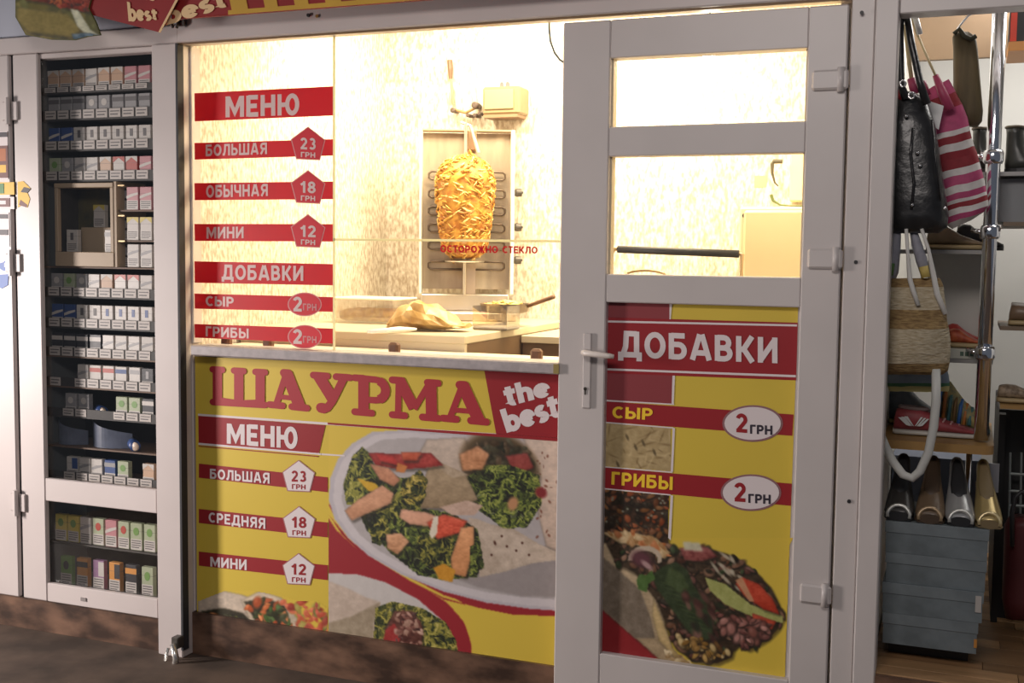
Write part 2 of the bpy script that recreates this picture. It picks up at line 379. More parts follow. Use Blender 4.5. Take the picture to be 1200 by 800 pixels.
MB().tube([(kz.x, -.004, kz.z), (kz.x, -.035, kz.z), (kz.x+.008, -.045, kz.z), (kz.x+.085, -.046, kz.z-.006), (kz.x+.098, -.04, kz.z-.008)], [.009, .009, .010, .0085, .007], 10).build('handle', mat('handle_white', (.78, .70, .64), .35), lp, smooth=True)
bx('threshold', STONE, None, XD0, XD1+.008, -.02, .06, .0005, DB-.004); struct(bpy.data.objects['threshold']); bpy.data.objects['threshold'].name = 'trim_5'

# ------------------------------------------------------------------ painter for the printed food photographs
class Canvas:
    def __init__(s, x0, y0, x1, y1, base, res=1.0):
        s.x0, s.y0, s.r = x0, y0, res; s.w = int((x1-x0)*res)+1; s.h = int((y1-y0)*res)+1
        s.X, s.Y = np.meshgrid(x0+np.arange(s.w)/res, y0+np.arange(s.h)/res)
        s.a = np.zeros((s.h, s.w, 3)); s.a[:] = base; s.live = np.ones((s.h, s.w), bool)
    def mix(s, m, c): s.a += (np.array(c, float)-s.a)*m[..., None]
    def inside(s, pts):
        m = np.zeros(s.X.shape, bool); n = len(pts); X, Y = s.X, s.Y
        for i in range(n):
            (xa_, ya_), (xb_, yb_) = pts[i], pts[(i+1) % n]
            if ya_ == yb_: continue
            m ^= ((ya_ > Y) != (yb_ > Y)) & (X < (xb_-xa_)*(Y-ya_)/(yb_-ya_)+xa_)
        return m
    def soften(s, m, k_):
        m = m.astype(float)
        for _ in range(k_):
            k = m.copy(); k[1:] += m[:-1]; k[:-1] += m[1:]; k[:, 1:] += m[:, :-1]; k[:, :-1] += m[:, 1:]; m = k/5
        return m
    def poly(s, pts, c, n=0, soft=1):
        "a flat shape; fleshy pieces (n >= 12) are drawn as the print shows them: rounded, mottled, with a printed shadow"
        m0 = s.inside(pts); m = s.soften(m0, soft); cc = np.array(c, float)
        if n >= 12:
            sx, sy = 2, 3; sh = np.zeros_like(m); sh[sy:, sx:] = s.soften(m0, 3)[:-sy, :-sx]; s.mix(np.clip(sh-m, 0, 1)*.55, (34, 28, 18))
            inn = s.soften(m0, 7); ys = [p[1] for p in pts]; g = (s.Y-min(ys))/max(1, max(ys)-min(ys))
            val = (cc*.70) + (inn*1.25-.35)[..., None]*cc*.42 + ((.45-g)*22)[..., None] + (nz2(s.X, s.Y, 7)*n*.8+nz2(s.X+9, s.Y*1.3, 2.6)*n*.6)[..., None]*np.array([1, .9, .8])
            s.a += (np.clip(val, 0, 235)-s.a)*m[..., None]
        elif n: s.a += ((cc + (nz2(s.X, s.Y, 5)*n+nz2(s.X, s.Y, 1.7)*n*.6)[..., None])-s.a)*m[..., None]
        else: s.mix(m, cc)
        return m
    def frill(s, pts, soft=2, yel=0, dk=0, sc=1.0):
        "curly lettuce"
        m = s.soften(s.inside(pts), soft); X = s.X+nz2(s.X, s.Y, 9*sc)*5+nz2(s.X+40, s.Y, 3*sc)*2; Y = s.Y+nz2(s.X+77, s.Y+13, 8*sc)*5+nz2(s.X, s.Y+50, 3*sc)*2
        r1 = 1-np.abs(nz2(X, Y, 6.5*sc)); r2 = 1-np.abs(nz2(X+31, Y+17, 3.1*sc)); r3 = nz2(X+5, Y+71, 1.6)
        v = np.clip((r1*.55+r2*.5-.50)*1.7+r3*.10+nz2(s.X+3, s.Y+9, 22)*.20-dk, 0, 1)
        edge = np.clip(nz2(X*1.3, Y*1.3, 3.5)*.9+m*2-.55, 0, 1); m = m*edge
        st = np.array([[22, 24, 15], [44, 52, 26], [74, 86, 36], [112, 120, 50], [150, 152, 82]], float); st[2:, 0] += yel; u = v*4; k = np.clip(u.astype(int), 0, 3); f_ = (u-k)[..., None]
        s.a += (st[k]*(1-f_)+st[k+1]*f_-s.a)*m[..., None]
    def blob(s, cx, cy, rx, ry, rot, c, soft=.3, al=1):
        R_ = max(rx, ry)*1.6+2
        j0 = max(0, int((cx-R_-s.x0)*s.r)); j1 = min(s.w, int((cx+R_-s.x0)*s.r)+2); i0 = max(0, int((cy-R_-s.y0)*s.r)); i1 = min(s.h, int((cy+R_-s.y0)*s.r)+2)
        if j0 >= j1 or i0 >= i1: return
        X = s.X[i0:i1, j0:j1]-cx; Y = s.Y[i0:i1, j0:j1]-cy; co, si = math.cos(rot), math.sin(rot)
        d = np.sqrt(((X*co+Y*si)/rx)**2+((-X*si+Y*co)/ry)**2)
        m = np.clip((1+soft-d)/(2*soft), 0, 1)*al
        s.a[i0:i1, j0:j1] += (np.array(c, float)-s.a[i0:i1, j0:j1])*m[..., None]
    def scatter(s, pts, n, pal, r0, r1, dark=None, jit=16):
        xs = [p[0] for p in pts]; ys = [p[1] for p in pts]; k = 0; tr = 0
        while k < n and tr < n*9:
            tr += 1; x = rnd.uniform(min(xs), max(xs)); y = rnd.uniform(min(ys), max(ys))
            ins = False
            for i in range(len(pts)):
                (a, b), (c, d) = pts[i], pts[(i+1) % len(pts)]
                if (b > y) != (d > y) and x < (c-a)*(y-b)/(d-b)+a: ins = not ins
            if not ins: continue
            k += 1; r = rnd.uniform(r0, r1); c = rnd.choice(pal); j = rnd.uniform(-jit, jit); ro = rnd.uniform(0, 3.1); e = rnd.uniform(.28, .75)
            if dark: s.blob(x+.8, y+1.2, r*1.25, r*e*1.25, ro, dark, .35, .7)
            s.blob(x, y, r, r*e, ro, [min(255, max(0, v+j)) for v in c], .35)
            s.blob(x-r*.25, y-r*.3, r*.45, r*.3, ro, [min(255, v+j+22) for v in c], .6, .7)
    def build(s, name, parent, Y, clip=None, k=1.45):
        live = s.inside(clip) if clip else s.live
        l = np.clip(s.a, 0, 255)/255; lin = np.where(l <= .04045, l/12.92, ((l+.055)/1.055)**2.4)*k
        lin = np.clip(lin, 0, .9)
        dx = s.X-600; dy = s.Y-400
        D = np.array([dx*RX[i]+dy*DN[i]+FPX*FW[i] for i in range(3)]); T = (Y-CAMP.y)/D[1]
        Pn = np.stack([CAMP.x+D[0]*T, np.full_like(T, Y), CAMP.z+D[2]*T], -1)
        if parent is not None and '_o' in parent: Pn = Pn-np.array(parent['_o'])
        idx = np.arange(s.w*s.h).reshape(s.h, s.w); ok = live[:-1, :-1] & live[1:, 1:] & live[:-1, 1:] & live[1:, :-1]
        F = np.stack([idx[:-1, :-1], idx[1:, :-1], idx[1:, 1:], idx[:-1, 1:]], -1)[ok]
        me = bpy.data.meshes.new(name); V = Pn.reshape(-1, 3); used = np.unique(F); rm = np.zeros(len(V), int); rm[used] = np.arange(len(used))
        me.vertices.add(len(used)); me.vertices.foreach_set('co', V[used].ravel()); F = rm[F]
        me.loops.add(F.size); me.loops.foreach_set('vertex_index', F.ravel()); me.polygons.add(len(F)); me.polygons.foreach_set('loop_start', np.arange(0, F.size, 4))
        me.polygons.foreach_set('loop_total', np.full(len(F), 4)); me.update(calc_edges=True); me.validate()
        ca = me.color_attributes.new('Col', 'FLOAT_COLOR', 'POINT'); c4 = np.ones((len(used), 4)); c4[:, :3] = lin.reshape(-1, 3)[used]
        ca.data.foreach_set('color', c4.ravel()); me.materials.append(vcol('printed_photo', .5))
        o = bpy.data.objects.new(name, me); COL.objects.link(o)
        if parent is not None: o.parent = parent
        return o
_nt = nr.rand(64, 64)
def nz2(X, Y, sc):
    x = X/sc; y = Y/sc; xi = np.floor(x).astype(int); yi = np.floor(y).astype(int); fx = x-xi; fy = y-yi
    g = lambda a, b: _nt[b % 64, a % 64]
    return (g(xi, yi)*(1-fx)*(1-fy)+g(xi+1, yi)*fx*(1-fy)+g(xi, yi+1)*(1-fx)*fy+g(xi+1, yi+1)*fx*fy)*2-1
GRN = [(84, 92, 46), (66, 76, 38), (118, 122, 62), (46, 56, 30), (98, 104, 52), (56, 68, 36), (36, 42, 24), (30, 34, 22), (132, 136, 76)]
DKG = (22, 26, 16)

# ------------------------------------------------------------------ big yellow menu poster under the window
zt_ = 1.112
po = thing('menu_poster', 'large yellow printed poster with a red shawarma title under the serving window', 'poster', (-1.9, GY, .16))
def cl(y, x): return y
PB = [(228.5, 417.5), (440, 427), (660, 440), (660, 793.5), (646, 791.2), (385, 750.8), (282, 735), (231, 727)]
fl('sheet', PB, YEL, po, GY-.001)
# painted photograph field
cv = Canvas(384, 490, 662, 796, (184, 159, 57))
cv.poly([(384, 497), (395, 497.5), (384, 530)], (128, 26, 32)) if False else None
PR = (128, 26, 34); PY = (184, 159, 57)
# swooshes
cv.poly([(384, 494), (700, 515), (700, 800), (384, 800)], PY)
plate = ellpx(560, 600, 172, 108, 60, .16)
cv.poly([(384, 600), (400, 625), (430, 655), (480, 690), (540, 720), (600, 733), (662, 735), (662, 722), (384, 590)], PR, soft=1)
cv.poly([(384, 606), (395, 622), (415, 640), (455, 668), (497, 690), (540, 720), (553, 750), (553, 800), (384, 800)], PR, soft=1)
cv.poly([(384, 588)] + [(390, 600), (410, 625), (440, 649), (480, 673), (520, 692), (545, 708), (554, 730), (662, 800), (662, 722), (600, 720), (560, 712), (520, 700), (480, 680), (440, 655), (410, 632), (384, 602)], PY, soft=1)
cv.poly([(500, 690), (520, 702), (560, 712), (600, 720), (662, 724), (662, 800), (553, 800), (554, 760), (545, 730), (525, 707)], PY, soft=1)
cv.poly([(450, 655), (480, 676), (520, 697), (570, 712), (620, 719), (662, 720), (662, 714), (600, 712), (540, 697), (480, 668)], PR, soft=1)
# plate: rim, well
PL = [(662, 515), (560, 509), (480, 503), (436, 506), (412, 520), (396, 538), (387, 560), (385, 585), (392, 608), (408, 630), (432, 651), (470, 673), (520, 693), (570, 706), (620, 713), (662, 716)]
cv.poly(PL, (158, 152, 156), 2)
cv.poly([(x+(540-x)*.035, y+(600-y)*.035) for x, y in PL], (172, 165, 166), 2)
cv.poly([(x+(540-x)*.10, y+(590-y)*.11) for x, y in PL], (150, 143, 142), 3)
cv.poly([(560, 660), (600, 655), (662, 630), (662, 700), (610, 698), (560, 688), (520, 672)], (128, 120, 118), 3, 3)
# flat bread behind and to the right
cv.poly([(500, 515), (545, 512), (556, 560), (530, 572), (486, 540)], (150, 135, 122), 12, 2)
cv.poly([(612, 512), (662, 515), (662, 650), (640, 640), (630, 600), (634, 560), (620, 530)], (160, 142, 128), 12, 2)
for _ in range(26): cv.blob(rnd.uniform(628, 656), rnd.uniform(530, 640), rnd.uniform(.8, 2.4), rnd.uniform(.6, 1.5), rnd.uniform(0, 3), (100, 55, 40), .5, .8)
cv.poly([(545, 610), (600, 618), (645, 645), (662, 648), (590, 670), (562, 676), (560, 650)], (158, 142, 126), 10, 1)
cv.poly([(548, 606), (560, 608), (662, 650), (662, 655), (590, 664)], (166, 150, 134), 10, 1)
for x, y in ((580, 636), (594, 640), (576, 650), (605, 645), (620, 650), (588, 628), (612, 636)): cv.blob(x, y, 2.6 if x == 580 else 1.5, 1.4, 1.2, (70, 40, 30), .5)
# wrap mouth upper right
cv.blob(586, 545, 48, 36, .5, (112, 88, 58), .12); cv.blob(586, 547, 43, 33, .5, (42, 34, 22), .2)
cv.scatter([(556, 520), (620, 516), (622, 548), (560, 550)], 50, [(50, 45, 28), (35, 34, 20), (66, 50, 32)], 3, 7)
cv.poly([(592, 534), (618, 530), (626, 548), (604, 556)], (118, 50, 44), 14, 2)
LR = [(545, 560), (566, 545), (600, 545), (632, 556), (636, 590), (618, 618), (590, 620), (572, 606), (550, 590)]
cv.frill(LR, sc=.9)
cv.poly([(538, 532), (560, 522), (574, 532), (566, 550), (542, 552)], (160, 112, 78), 22, 2)
cv.blob(601, 590, 6, 8, .3, (160, 115, 80), .3); cv.blob(634, 577, 7, 6, .6, (110, 30, 34), .3)
# wedge of wrap in the middle
cv.poly([(504, 540), (512, 540), (546, 556), (560, 585), (540, 596), (490, 596), (488, 590)], (128, 110, 86), 14, 1)
cv.poly([(505, 541), (512, 540), (548, 556), (530, 560)], (152, 134, 112), 10, 1)
# left salad
LA = [(418, 540), (430, 526), (440, 545), (470, 560), (500, 560), (492, 595), (530, 600), (560, 620), (566, 650), (560, 676), (520, 680), (490, 674), (460, 650), (430, 622), (420, 600), (405, 585), (405, 560)]
cv.frill(LA, 2, dk=.12)
cv.frill([(402, 568), (412, 535), (424, 522), (436, 535), (434, 562), (420, 592), (406, 592)], 1, yel=10)
cv.frill([(440, 590), (470, 575), (496, 560), (500, 580), (488, 604), (462, 606), (450, 622), (436, 612)], 1, yel=12)
cv.frill([(490, 628), (530, 622), (534, 650), (526, 668), (500, 662), (484, 650)], 1, yel=14)
cv.frill([(430, 612), (450, 606), (458, 622), (446, 640), (436, 636)], 1, yel=16)
cv.poly([(431, 530), (470, 532), (505, 530), (520, 545), (500, 548), (470, 550), (440, 545)], (122, 36, 32), 20, 1)
cv.poly([(438, 530), (462, 534), (470, 546), (445, 540)], (150, 44, 40), 12, 1); cv.poly([(470, 530), (494, 530), (488, 540), (472, 540)], (156, 72, 48), 16, 1)
cv.poly([(433, 543), (456, 548), (470, 562), (462, 570), (445, 562)], (156, 108, 82), 16, 1); cv.poly([(466, 542), (478, 546), (474, 554), (464, 552)], (165, 100, 50), 8, 1)
cv.poly([(418, 560), (440, 566), (446, 574), (432, 576)], (176, 140, 42), 8, 1)
cv.frill([(476, 562), (492, 550), (502, 562), (496, 588), (478, 592), (468, 576)], 1, yel=22, dk=-.2)
cv.poly([(404, 598), (420, 585), (448, 568), (462, 578), (458, 590), (430, 602), (412, 610)], (166, 122, 94), 14, 1)
cv.poly([(470, 596), (500, 600), (516, 606), (512, 618), (480, 614), (468, 606)], (172, 128, 104), 12, 1)
cv.poly([(516, 594), (548, 586), (566, 592), (556, 604), (530, 604)], (168, 142, 126), 10, 1)
cv.poly([(500, 612), (520, 602), (548, 610), (540, 624), (512, 632)], (162, 62, 42), 22, 2)
cv.poly([(508, 606), (514, 604), (512, 625), (506, 632), (503, 625)], (190, 180, 162), 4, 1)
cv.poly([(452, 626), (470, 624), (480, 634), (466, 650), (454, 642)], (168, 124, 92), 22, 1)
cv.poly([(540, 618), (556, 616), (556, 640), (546, 676), (530, 672), (528, 655)], (172, 120, 80), 16, 1)
cv.poly([(508, 665), (520, 660), (534, 668), (530, 682), (514, 678)], (170, 118, 30), 8, 1)
cv.frill([(550, 640), (562, 634), (568, 665), (552, 674)], 1)
# small wrap bottom, on its white plate
cv.poly([(384, 671), (420, 673), (452, 682), (490, 702), (520, 728), (534, 755), (538, 800), (384, 800)], (168, 162, 158), 3, 1)
cv.poly([(384, 680), (410, 690), (430, 700), (446, 705), (442, 725), (436, 800), (384, 800)], (164, 148, 134), 8, 2)
cv.poly([(384, 730), (412, 722), (446, 705), (438, 730), (436, 800), (384, 800)], (134, 120, 100), 10, 2)
LS = [(440, 712), (460, 704), (495, 712), (522, 728), (535, 750), (538, 775), (436, 765)]
cv.frill(LS, 1, yel=14, dk=-.1)
cv.poly([(462, 716), (484, 716), (496, 734), (494, 765), (450, 765), (452, 735)], (74, 40, 32), 20, 2)
cv.poly([(452, 738), (462, 730), (470, 745), (462, 768), (446, 765)], (134, 40, 38), 10, 1)
cv.scatter([(464, 716), (490, 718), (496, 745), (486, 768), (464, 766)], 60, [(150, 118, 102), (100, 60, 50), (60, 34, 30), (136, 100, 86)], 2, 4.5)
cv.build('food_picture', po, GY-.0016, [(384.5, 497.4), (652, 514.5), (662, 515.2), (662, 793.5), (646, 791.2), (384.5, 750.8)])
# lower left pair of wraps
c2 = Canvas(230, 690, 385, 754, (184, 159, 57))
c2.poly([(232, 702), (262, 692), (285, 697), (300, 704), (318, 712), (330, 742), (232, 735)], (160, 146, 130), 16, 2)
c2.poly([(236, 716), (262, 712), (284, 718), (302, 733), (306, 745), (240, 735)], (36, 32, 18), 14, 2)
c2.scatter([(240, 722), (270, 718), (294, 730), (300, 742), (240, 734)], 36, [(160, 84, 42), (60, 78, 34), (176, 104, 56), (50, 50, 26), (120, 124, 52)], 2.5, 6)
c2.poly([(282, 703), (305, 692), (330, 700), (348, 722), (352, 750), (300, 745)], (158, 144, 124), 12, 2)
c2.poly([(286, 705), (312, 700), (334, 710), (344, 745), (318, 745), (300, 728)], (34, 30, 16), 14, 2)
c2.scatter([(284, 706), (312, 703), (334, 714), (344, 745), (318, 745), (300, 728)], 56, [(170, 88, 44), (54, 76, 30), (180, 108, 62), (44, 46, 22), (150, 70, 36)], 3, 7)
c2.scatter([(330, 704), (370, 706), (384, 722), (384, 752), (352, 750), (346, 722)], 80, [(160, 66, 44), (128, 48, 34), (140, 128, 60), (176, 90, 60), (96, 96, 44)], 3, 7)
c2.scatter([(318, 736), (350, 742), (352, 752), (312, 748)], 12, [(150, 140, 70), (120, 130, 60)], 2, 4)
c2.build('food_picture', po, GY-.0017, [(231.5, 704), (262, 692), (300, 692), (330, 697), (352, 704), (372, 703), (384.3, 712), (384.3, 750.8), (282, 735), (231.5, 727)])
Y1 = GY-.0024; Y2 = GY-.0032; Y3 = GY-.0040
# white rule and header
fl('rule', [(232, 484.5), (382, 494.8), (660, 512.8), (660, 515.8), (382, 497.6), (232, 487)], WHP, po, Y1)
fl('rule', [(384, 494.9), (660, 513.6), (660, 517.4), (384, 497.2)], RED, po, GY-.0028)
fl('header_band', [(232.3, 487), (381.5, 498), (373.5, 532.5), (232.8, 520)], RED, po, Y1)
fl('rule', [(232.6, 518.6), (376, 531), (376, 533), (232.6, 521)], WHP, po, Y2)
fl('rule', [(376, 531), (404, 533), (404, 534.6), (376, 533)], WHP, po, Y1)
fl('rule', [(232.7, 522), (373, 534), (373, 535.2), (232.7, 523)], RED, po, Y2)
text('МЕНЮ', [(266, 496), (348.5, 500.5), (348.5, 526), (266, 519.5)], WHP, po, Y2, .22)
def star(px, py, r, par, m1, m2, mt, num, Y, sub='ГРН', top=None, bot=None):
    P5 = [(px, py-r), (px+.95*r, py-.26*r), (px+.66*r, py+.86*r), (px-.66*r, py+.80*r), (px-.95*r, py-.30*r)]
    fl('star_rim', [(px+(x-px)*1.07, py+(y-py)*1.07) for x, y in P5], m1, par, Y)
    fl('star', P5, m2, par, Y-.0005)
    text(num, [(px-.46*r, py-.42*r), (px+.46*r, py-.38*r), (px+.46*r, py+.30*r), (px-.46*r, py+.26*r)], mt, par, Y-.001, .19)
    text(sub, [(px-.42*r, py+.42*r), (px+.42*r, py+.46*r), (px+.42*r, py+.76*r), (px-.42*r, py+.72*r)], mt, par, Y-.001, .2)
LBL = [('БОЛЬШАЯ', 543, 554.5, 559, 573, '23', (350, 559), (246, 549), (316, 554)), ('СРЕДНЯЯ', 596, 607, 612, 628.5, '18', (350.5, 613), (244.5, 600), (311, 607)), ('МИНИ', 646, 656, 664, 681, '12', (350, 668), (246.5, 652), (289, 655.5))]
for s_, a, b, c, d, n_, (sx, sy), (tx0, ty0), (tx1, ty1) in LBL:
    yl0, yr0 = a, a+15.5; yl1, yr1 = b+5 if s_ != 'МИНИ' else b+7, 0
    th = 17.5
    fl('price_band', [(233, a), (384, a+16), (384, a+16+th), (233, a+th-1)], RED, po, Y1)
    text(s_, [(tx0, ty0), (tx1, ty1), (tx1, ty1+12.5), (tx0, ty0+11.5)], WHP, po, Y2, .2)
    star(sx, sy, 19, po, mat('star_rim_grey', pc(140, 95, 95), .5), WHP, RED, n_, Y2)
# title
def cap(mb, x0, y0, x1, y1, r, fm):
    n = 6; a0 = math.atan2(y1-y0, x1-x0); pts = []
    for k in range(n+1): a = a0+math.pi/2+math.pi*k/n; pts.append((x0+r*math.cos(a), y0+r*math.sin(a)))
    for k in range(n+1): a = a0-math.pi/2+math.pi*k/n; pts.append((x1+r*math.cos(a), y1+r*math.sin(a)))
    e = 3e-5*(len(mb.f) % 97)*.35; mb.add([(c[0], c[1]-e, c[2]) for c in (fm(*p) for p in pts)], [tuple(range(len(pts)))])
def title_letter(ch, x0, x1, yt0, yt1, yb0, yb1):
    W_ = (x1-x0)/((yb0-yt0)); mb = MB()
    def fm(u, v):
        k = u/W_; return tuple(at(x0+(x1-x0)*k, (yb0+(yb1-yb0)*k)*(1-v)+(yt0+(yt1-yt0)*k)*v, Y2))
    C_ = lambda *a: cap(mb, *a, fm); S = lambda pl, w_: strip(mb, pl, w_, fm); e = .085; Wd = W_
    if ch == 'Ш':
        for x in (.2, Wd/2, Wd-.2): S([(x, .05), (x, .95)], .24); C_(x-.12, 1-e, x+.12, 1-e, e)
        S([(.1, e), (Wd-.1, e)], .17); C_(e, e, .25, e, e); C_(Wd-.25, e, Wd-e, e, e); S([(.3, .14), (Wd/2, .10), (Wd-.3, .14)], .14)
    if ch == 'А':
        S([(.24, .08), (Wd*.46, .92)], .15); S([(Wd*.46, .90), (Wd-.25, .08)], .30); C_(Wd*.40, .9, Wd*.50, .9, .10); S([(.3, .3), (Wd-.35, .3)], .12)
        C_(e, e, .40, e, e); C_(Wd-.46, e, Wd-e, e, e)
    if ch == 'У':
        S([(.2, .92), (Wd*.52, .38)], .28); S([(Wd-.22, .92), (Wd*.52, .32), (Wd*.40, .14), (Wd*.28, .08)], .19); C_(Wd*.26, .13, Wd*.30, .13, .125)
        C_(e, 1-e, .42, 1-e, e); C_(Wd-.42, 1-e, Wd-e, 1-e, e)
    if ch == 'Р':
        S([(.30, .05), (.30, .95)], .26); C_(e, 1-e, .3, 1-e, e); C_(e, e, .50, e, e); S([(.3, .91)]+arc(Wd-.40, .655, .26, .25, 90, -90, 10)+[(.3, .40)], .16)
        S(arc(Wd-.38, .655, .24, .24, 70, -70, 8), .22)
    if ch == 'М':
        S([(.22, .05), (.24, .95)], .15); S([(Wd-.26, .95), (Wd-.24, .05)], .27); S([(.26, .92), (Wd*.48, .28)], .27); S([(Wd*.48, .26), (Wd-.28, .92)], .15)
        C_(e, 1-e, .32, 1-e, e); C_(Wd-.34, 1-e, Wd-e, 1-e, e); C_(e, e, .38, e, e); C_(Wd-.46, e, Wd-e, e, e)
    mb.build('title_letter', TITLE, po)
for a in (('Ш', 245.5, 314, 428.5, 432.5, 474.5, 478.5), ('А', 312, 363.5, 430.5, 434.5, 477.5, 482.5), ('У', 363, 414, 435, 438.5, 483, 487), ('Р', 411.5, 458.5, 438, 441.5, 486, 490),
          ('М', 455.5, 517.5, 440.5, 445, 489.5, 494.5), ('А', 515, 574, 444.5, 448, 493.5, 499)): title_letter(*a)
fl('slogan_field', [(567.5, 434.2), (660, 439), (660, 515.4), (581.5, 508.8)], RED, po, Y1)
text('the', [(588, 452.5), (640.5, 440), (645.5, 463), (594, 476.5)], WHP, po, Y2, .24, .04, 'slogan')
text('best', [(586, 480), (652, 460.5), (657.5, 487), (594.5, 507)], WHP, po, Y2, .24, .04, 'slogan')

# ------------------------------------------------------------------ menu sticker on the glass
st = thing('menu_sticker', 'red striped menu sticker with prices on the left part of the serving window glass', 'sticker', (-2.3, GY, 1.15))
YS = GY+.002; LETS = film('sticker_white', (.78, .62, .59), .12)
def band(y0l, y0r, y1l, y1r): return MB().add(flatpts([(227.8, y0l), (390.5, y0r), (390.5, y1r), (228.2, y1l)], YS), [(0, 1, 2, 3)]).build('band', REDB, st)
band(109.2, 101, 142.2, 135.4); band(167.5, 163, 187, 182.3); band(214.5, 212.5, 234.5, 233.3); band(262.3, 262.5, 282.2, 283); band(306, 309.3, 331.2, 334.3); band(343.8, 348, 361.5, 365.3); band(379.5, 384.8, 395.5, 402.5)
YU = YS-.0006
text('МЕНЮ', [(264.5, 113), (350.5, 109.5), (350.5, 134.5), (264.5, 137.5)], LETS, st, YU, .22)
text('БОЛЬШАЯ', [(241, 169.5), (313, 167), (313, 180.5), (241, 183)], LETS, st, YU, .2)
text('ОБЫЧНАЯ', [(241.5, 217), (314, 215.5), (314, 229.5), (241.5, 231.5)], LETS, st, YU, .2)
text('МИНИ', [(242, 266), (285.5, 265.5), (285.5, 279), (242, 279.5)], LETS, st, YU, .2)
text('ДОБАВКИ', [(260, 310), (355.5, 311.5), (355.5, 329), (260, 327.5)], LETS, st, YU, .2)
text('СЫР', [(241, 346.5), (274, 348), (274, 359.5), (241, 358.3)], LETS, st, YU, .2)
text('ГРИБЫ', [(241, 382), (291.5, 385), (291.5, 396.5), (241, 394)], LETS, st, YU, .2)
PKR = mat('sticker_pink', (.62, .25, .25), .5); REDS = mat('sticker_star_red', (.66, .016, .03), .5)
for n_, x, y in (('23', 361, 169.5), ('18', 361, 220.5), ('12', 361, 272)): star(x, y, 20, st, PKR, REDS, LETS, n_, YS-.0005); text('ГРН', [(1, 1), (2, 1), (2, 2), (1, 2)], LETS, st, YS) if False else None
for x, y in ((357, 356.5), (357, 394.5)):
    fl('oval_rim', ellpx(x, y, 20, 14), PKR, st, YS-.0004); fl('oval', ellpx(x, y, 18.6, 12.8), REDS, st, YS-.0008)
    text('2', [(x-14, y-9), (x-3, y-8.6), (x-3, y+8.4), (x-14, y+8)], LETS, st, YS-.0014); text('ГРН', [(x-2, y-1), (x+14, y-.5), (x+14, y+7.5), (x-2, y+7)], PKR, st, YS-.0014, .2)
# warning on the lower glass pane
wt = text('ОСТОРОЖНО СТЕКЛО', [(516, 287), (630, 289), (630, 297), (516, 295.5)], REDB, None, YS, .22, .12, 'glass_lettering')
tag(wt, 'small red warning lettering on the lower glass pane before the meat spit', 'lettering')

# ------------------------------------------------------------------ poster on the door
pd = thing('door_poster', 'tall red and yellow printed add-ons poster on the lower panel of the white door', 'poster', (-1.0, .03, .4))
DY = .028
DP = [(708, 353.5), (935.5, 358.5), (919.8, 798), (699.5, 765)]
bx('backing', PVCR, pd, xa, xb, DY+.001, DY+.01, z3b, z3t)
def dx(x, y): # horizontal edges follow the panel
    return (x, y)
fl('sheet', DP, YEL, pd, DY)
D1, D2, D3 = DY-.0008, DY-.0016, DY-.0024
fl('field', [(708, 353), (786.5, 355.5), (784.5, 374), (709, 372)], WINE, pd, D1)
fl('rule', [(784.6, 355), (787.6, 355), (786, 374), (784.5, 374)], WHP, pd, D2)
fl('header_band', [(709, 371.5), (935, 378), (933, 445.5), (708.5, 437)], RED, pd, D1)
fl('rule', [(709, 375.3), (934, 380), (934, 382.4), (709, 377.6)], WHP, pd, D2)
fl('rule', [(708.6, 431.2), (932.6, 439.3), (932.6, 442), (708.6, 433.6)], WHP, pd, D2)
text('ДОБАВКИ', [(725, 387.5), (911, 395.5), (911, 425.5), (725, 418)], WHP, pd, D2, .21)
fl('field', [(708.5, 436.5), (789, 440), (787.5, 473), (708.4, 468)], WINE, pd, D1)
fl('rule', [(788, 440), (791, 440), (789.5, 473), (787, 473)], WHP, pd, D2)
fl('price_band', [(709, 470), (930, 485.5), (928.5, 510.5), (709, 494)], RED, pd, D1)
fl('price_band', [(707.5, 547.5), (928, 566.5), (927, 592.5), (707, 571.5)], RED, pd, D1)
fl('rule', [(709, 468.2), (790, 473), (790, 474.4), (709, 470)], WHP, pd, D2); fl('rule', [(708, 494), (789, 500.5), (789, 502), (708, 495.4)], WHP, pd, D2)
fl('rule', [(707.6, 546), (788, 552.5), (788, 554), (707.6, 547.4)], WHP, pd, D2); fl('rule', [(706.8, 571.5), (786, 579), (786, 580.5), (706.8, 573)], WHP, pd, D2)
fl('rule', [(788.2, 501), (791, 501.5), (788.6, 552.8), (786, 552.3)], WHP, pd, D2)
fl('rule', [(786, 580), (788.8, 580.5), (786, 633), (783, 630)], WHP, pd, D2)
text('СЫР', [(718, 476), (765, 478.5), (764.5, 492), (717.5, 489.5)], YELT, pd, D2, .21)
text('ГРИБЫ', [(717, 552.5), (788.5, 558.5), (788, 574), (716.5, 567.5)], YELT, pd, D2, .21)
for x, y in ((882, 496), (880, 577)):
    fl('oval_rim', ellpx(x, y, 35.5, 21.5), mat('oval_rim_grey', pc(120, 85, 88), .5), pd, D2); fl('oval', ellpx(x, y, 33, 19.3), WHP, pd, D3)
    text('2', [(x-20, y-12), (x-6, y-11), (x-6, y+11), (x-20, y+10)], RED, pd, D3-.0006, .2); text('ГРН', [(x-3, y+1.5), (x+23, y+2.5), (x+23, y+13.5), (x-3, y+12)], DARKT, pd, D3-.0006, .22)
c3 = Canvas(698, 494, 791, 556, (150, 128, 90))
c3.poly([(698, 494), (791, 494), (791, 556), (698, 556)], (150, 130, 92), 10)
for _ in range(40): c3.blob(rnd.uniform(708, 788), rnd.uniform(500, 550), rnd.uniform(2, 9), rnd.uniform(.5, 1.3), rnd.uniform(-1.6, 1.2), (100, 80, 48) if rnd.random() < .6 else (175, 155, 115), .6, .6)
for x, y in ((745, 524), (754, 519), (767, 530), (724, 544), (735, 512)): c3.blob(x, y, 1.5, 4, -.4, (70, 58, 36), .5, .8)
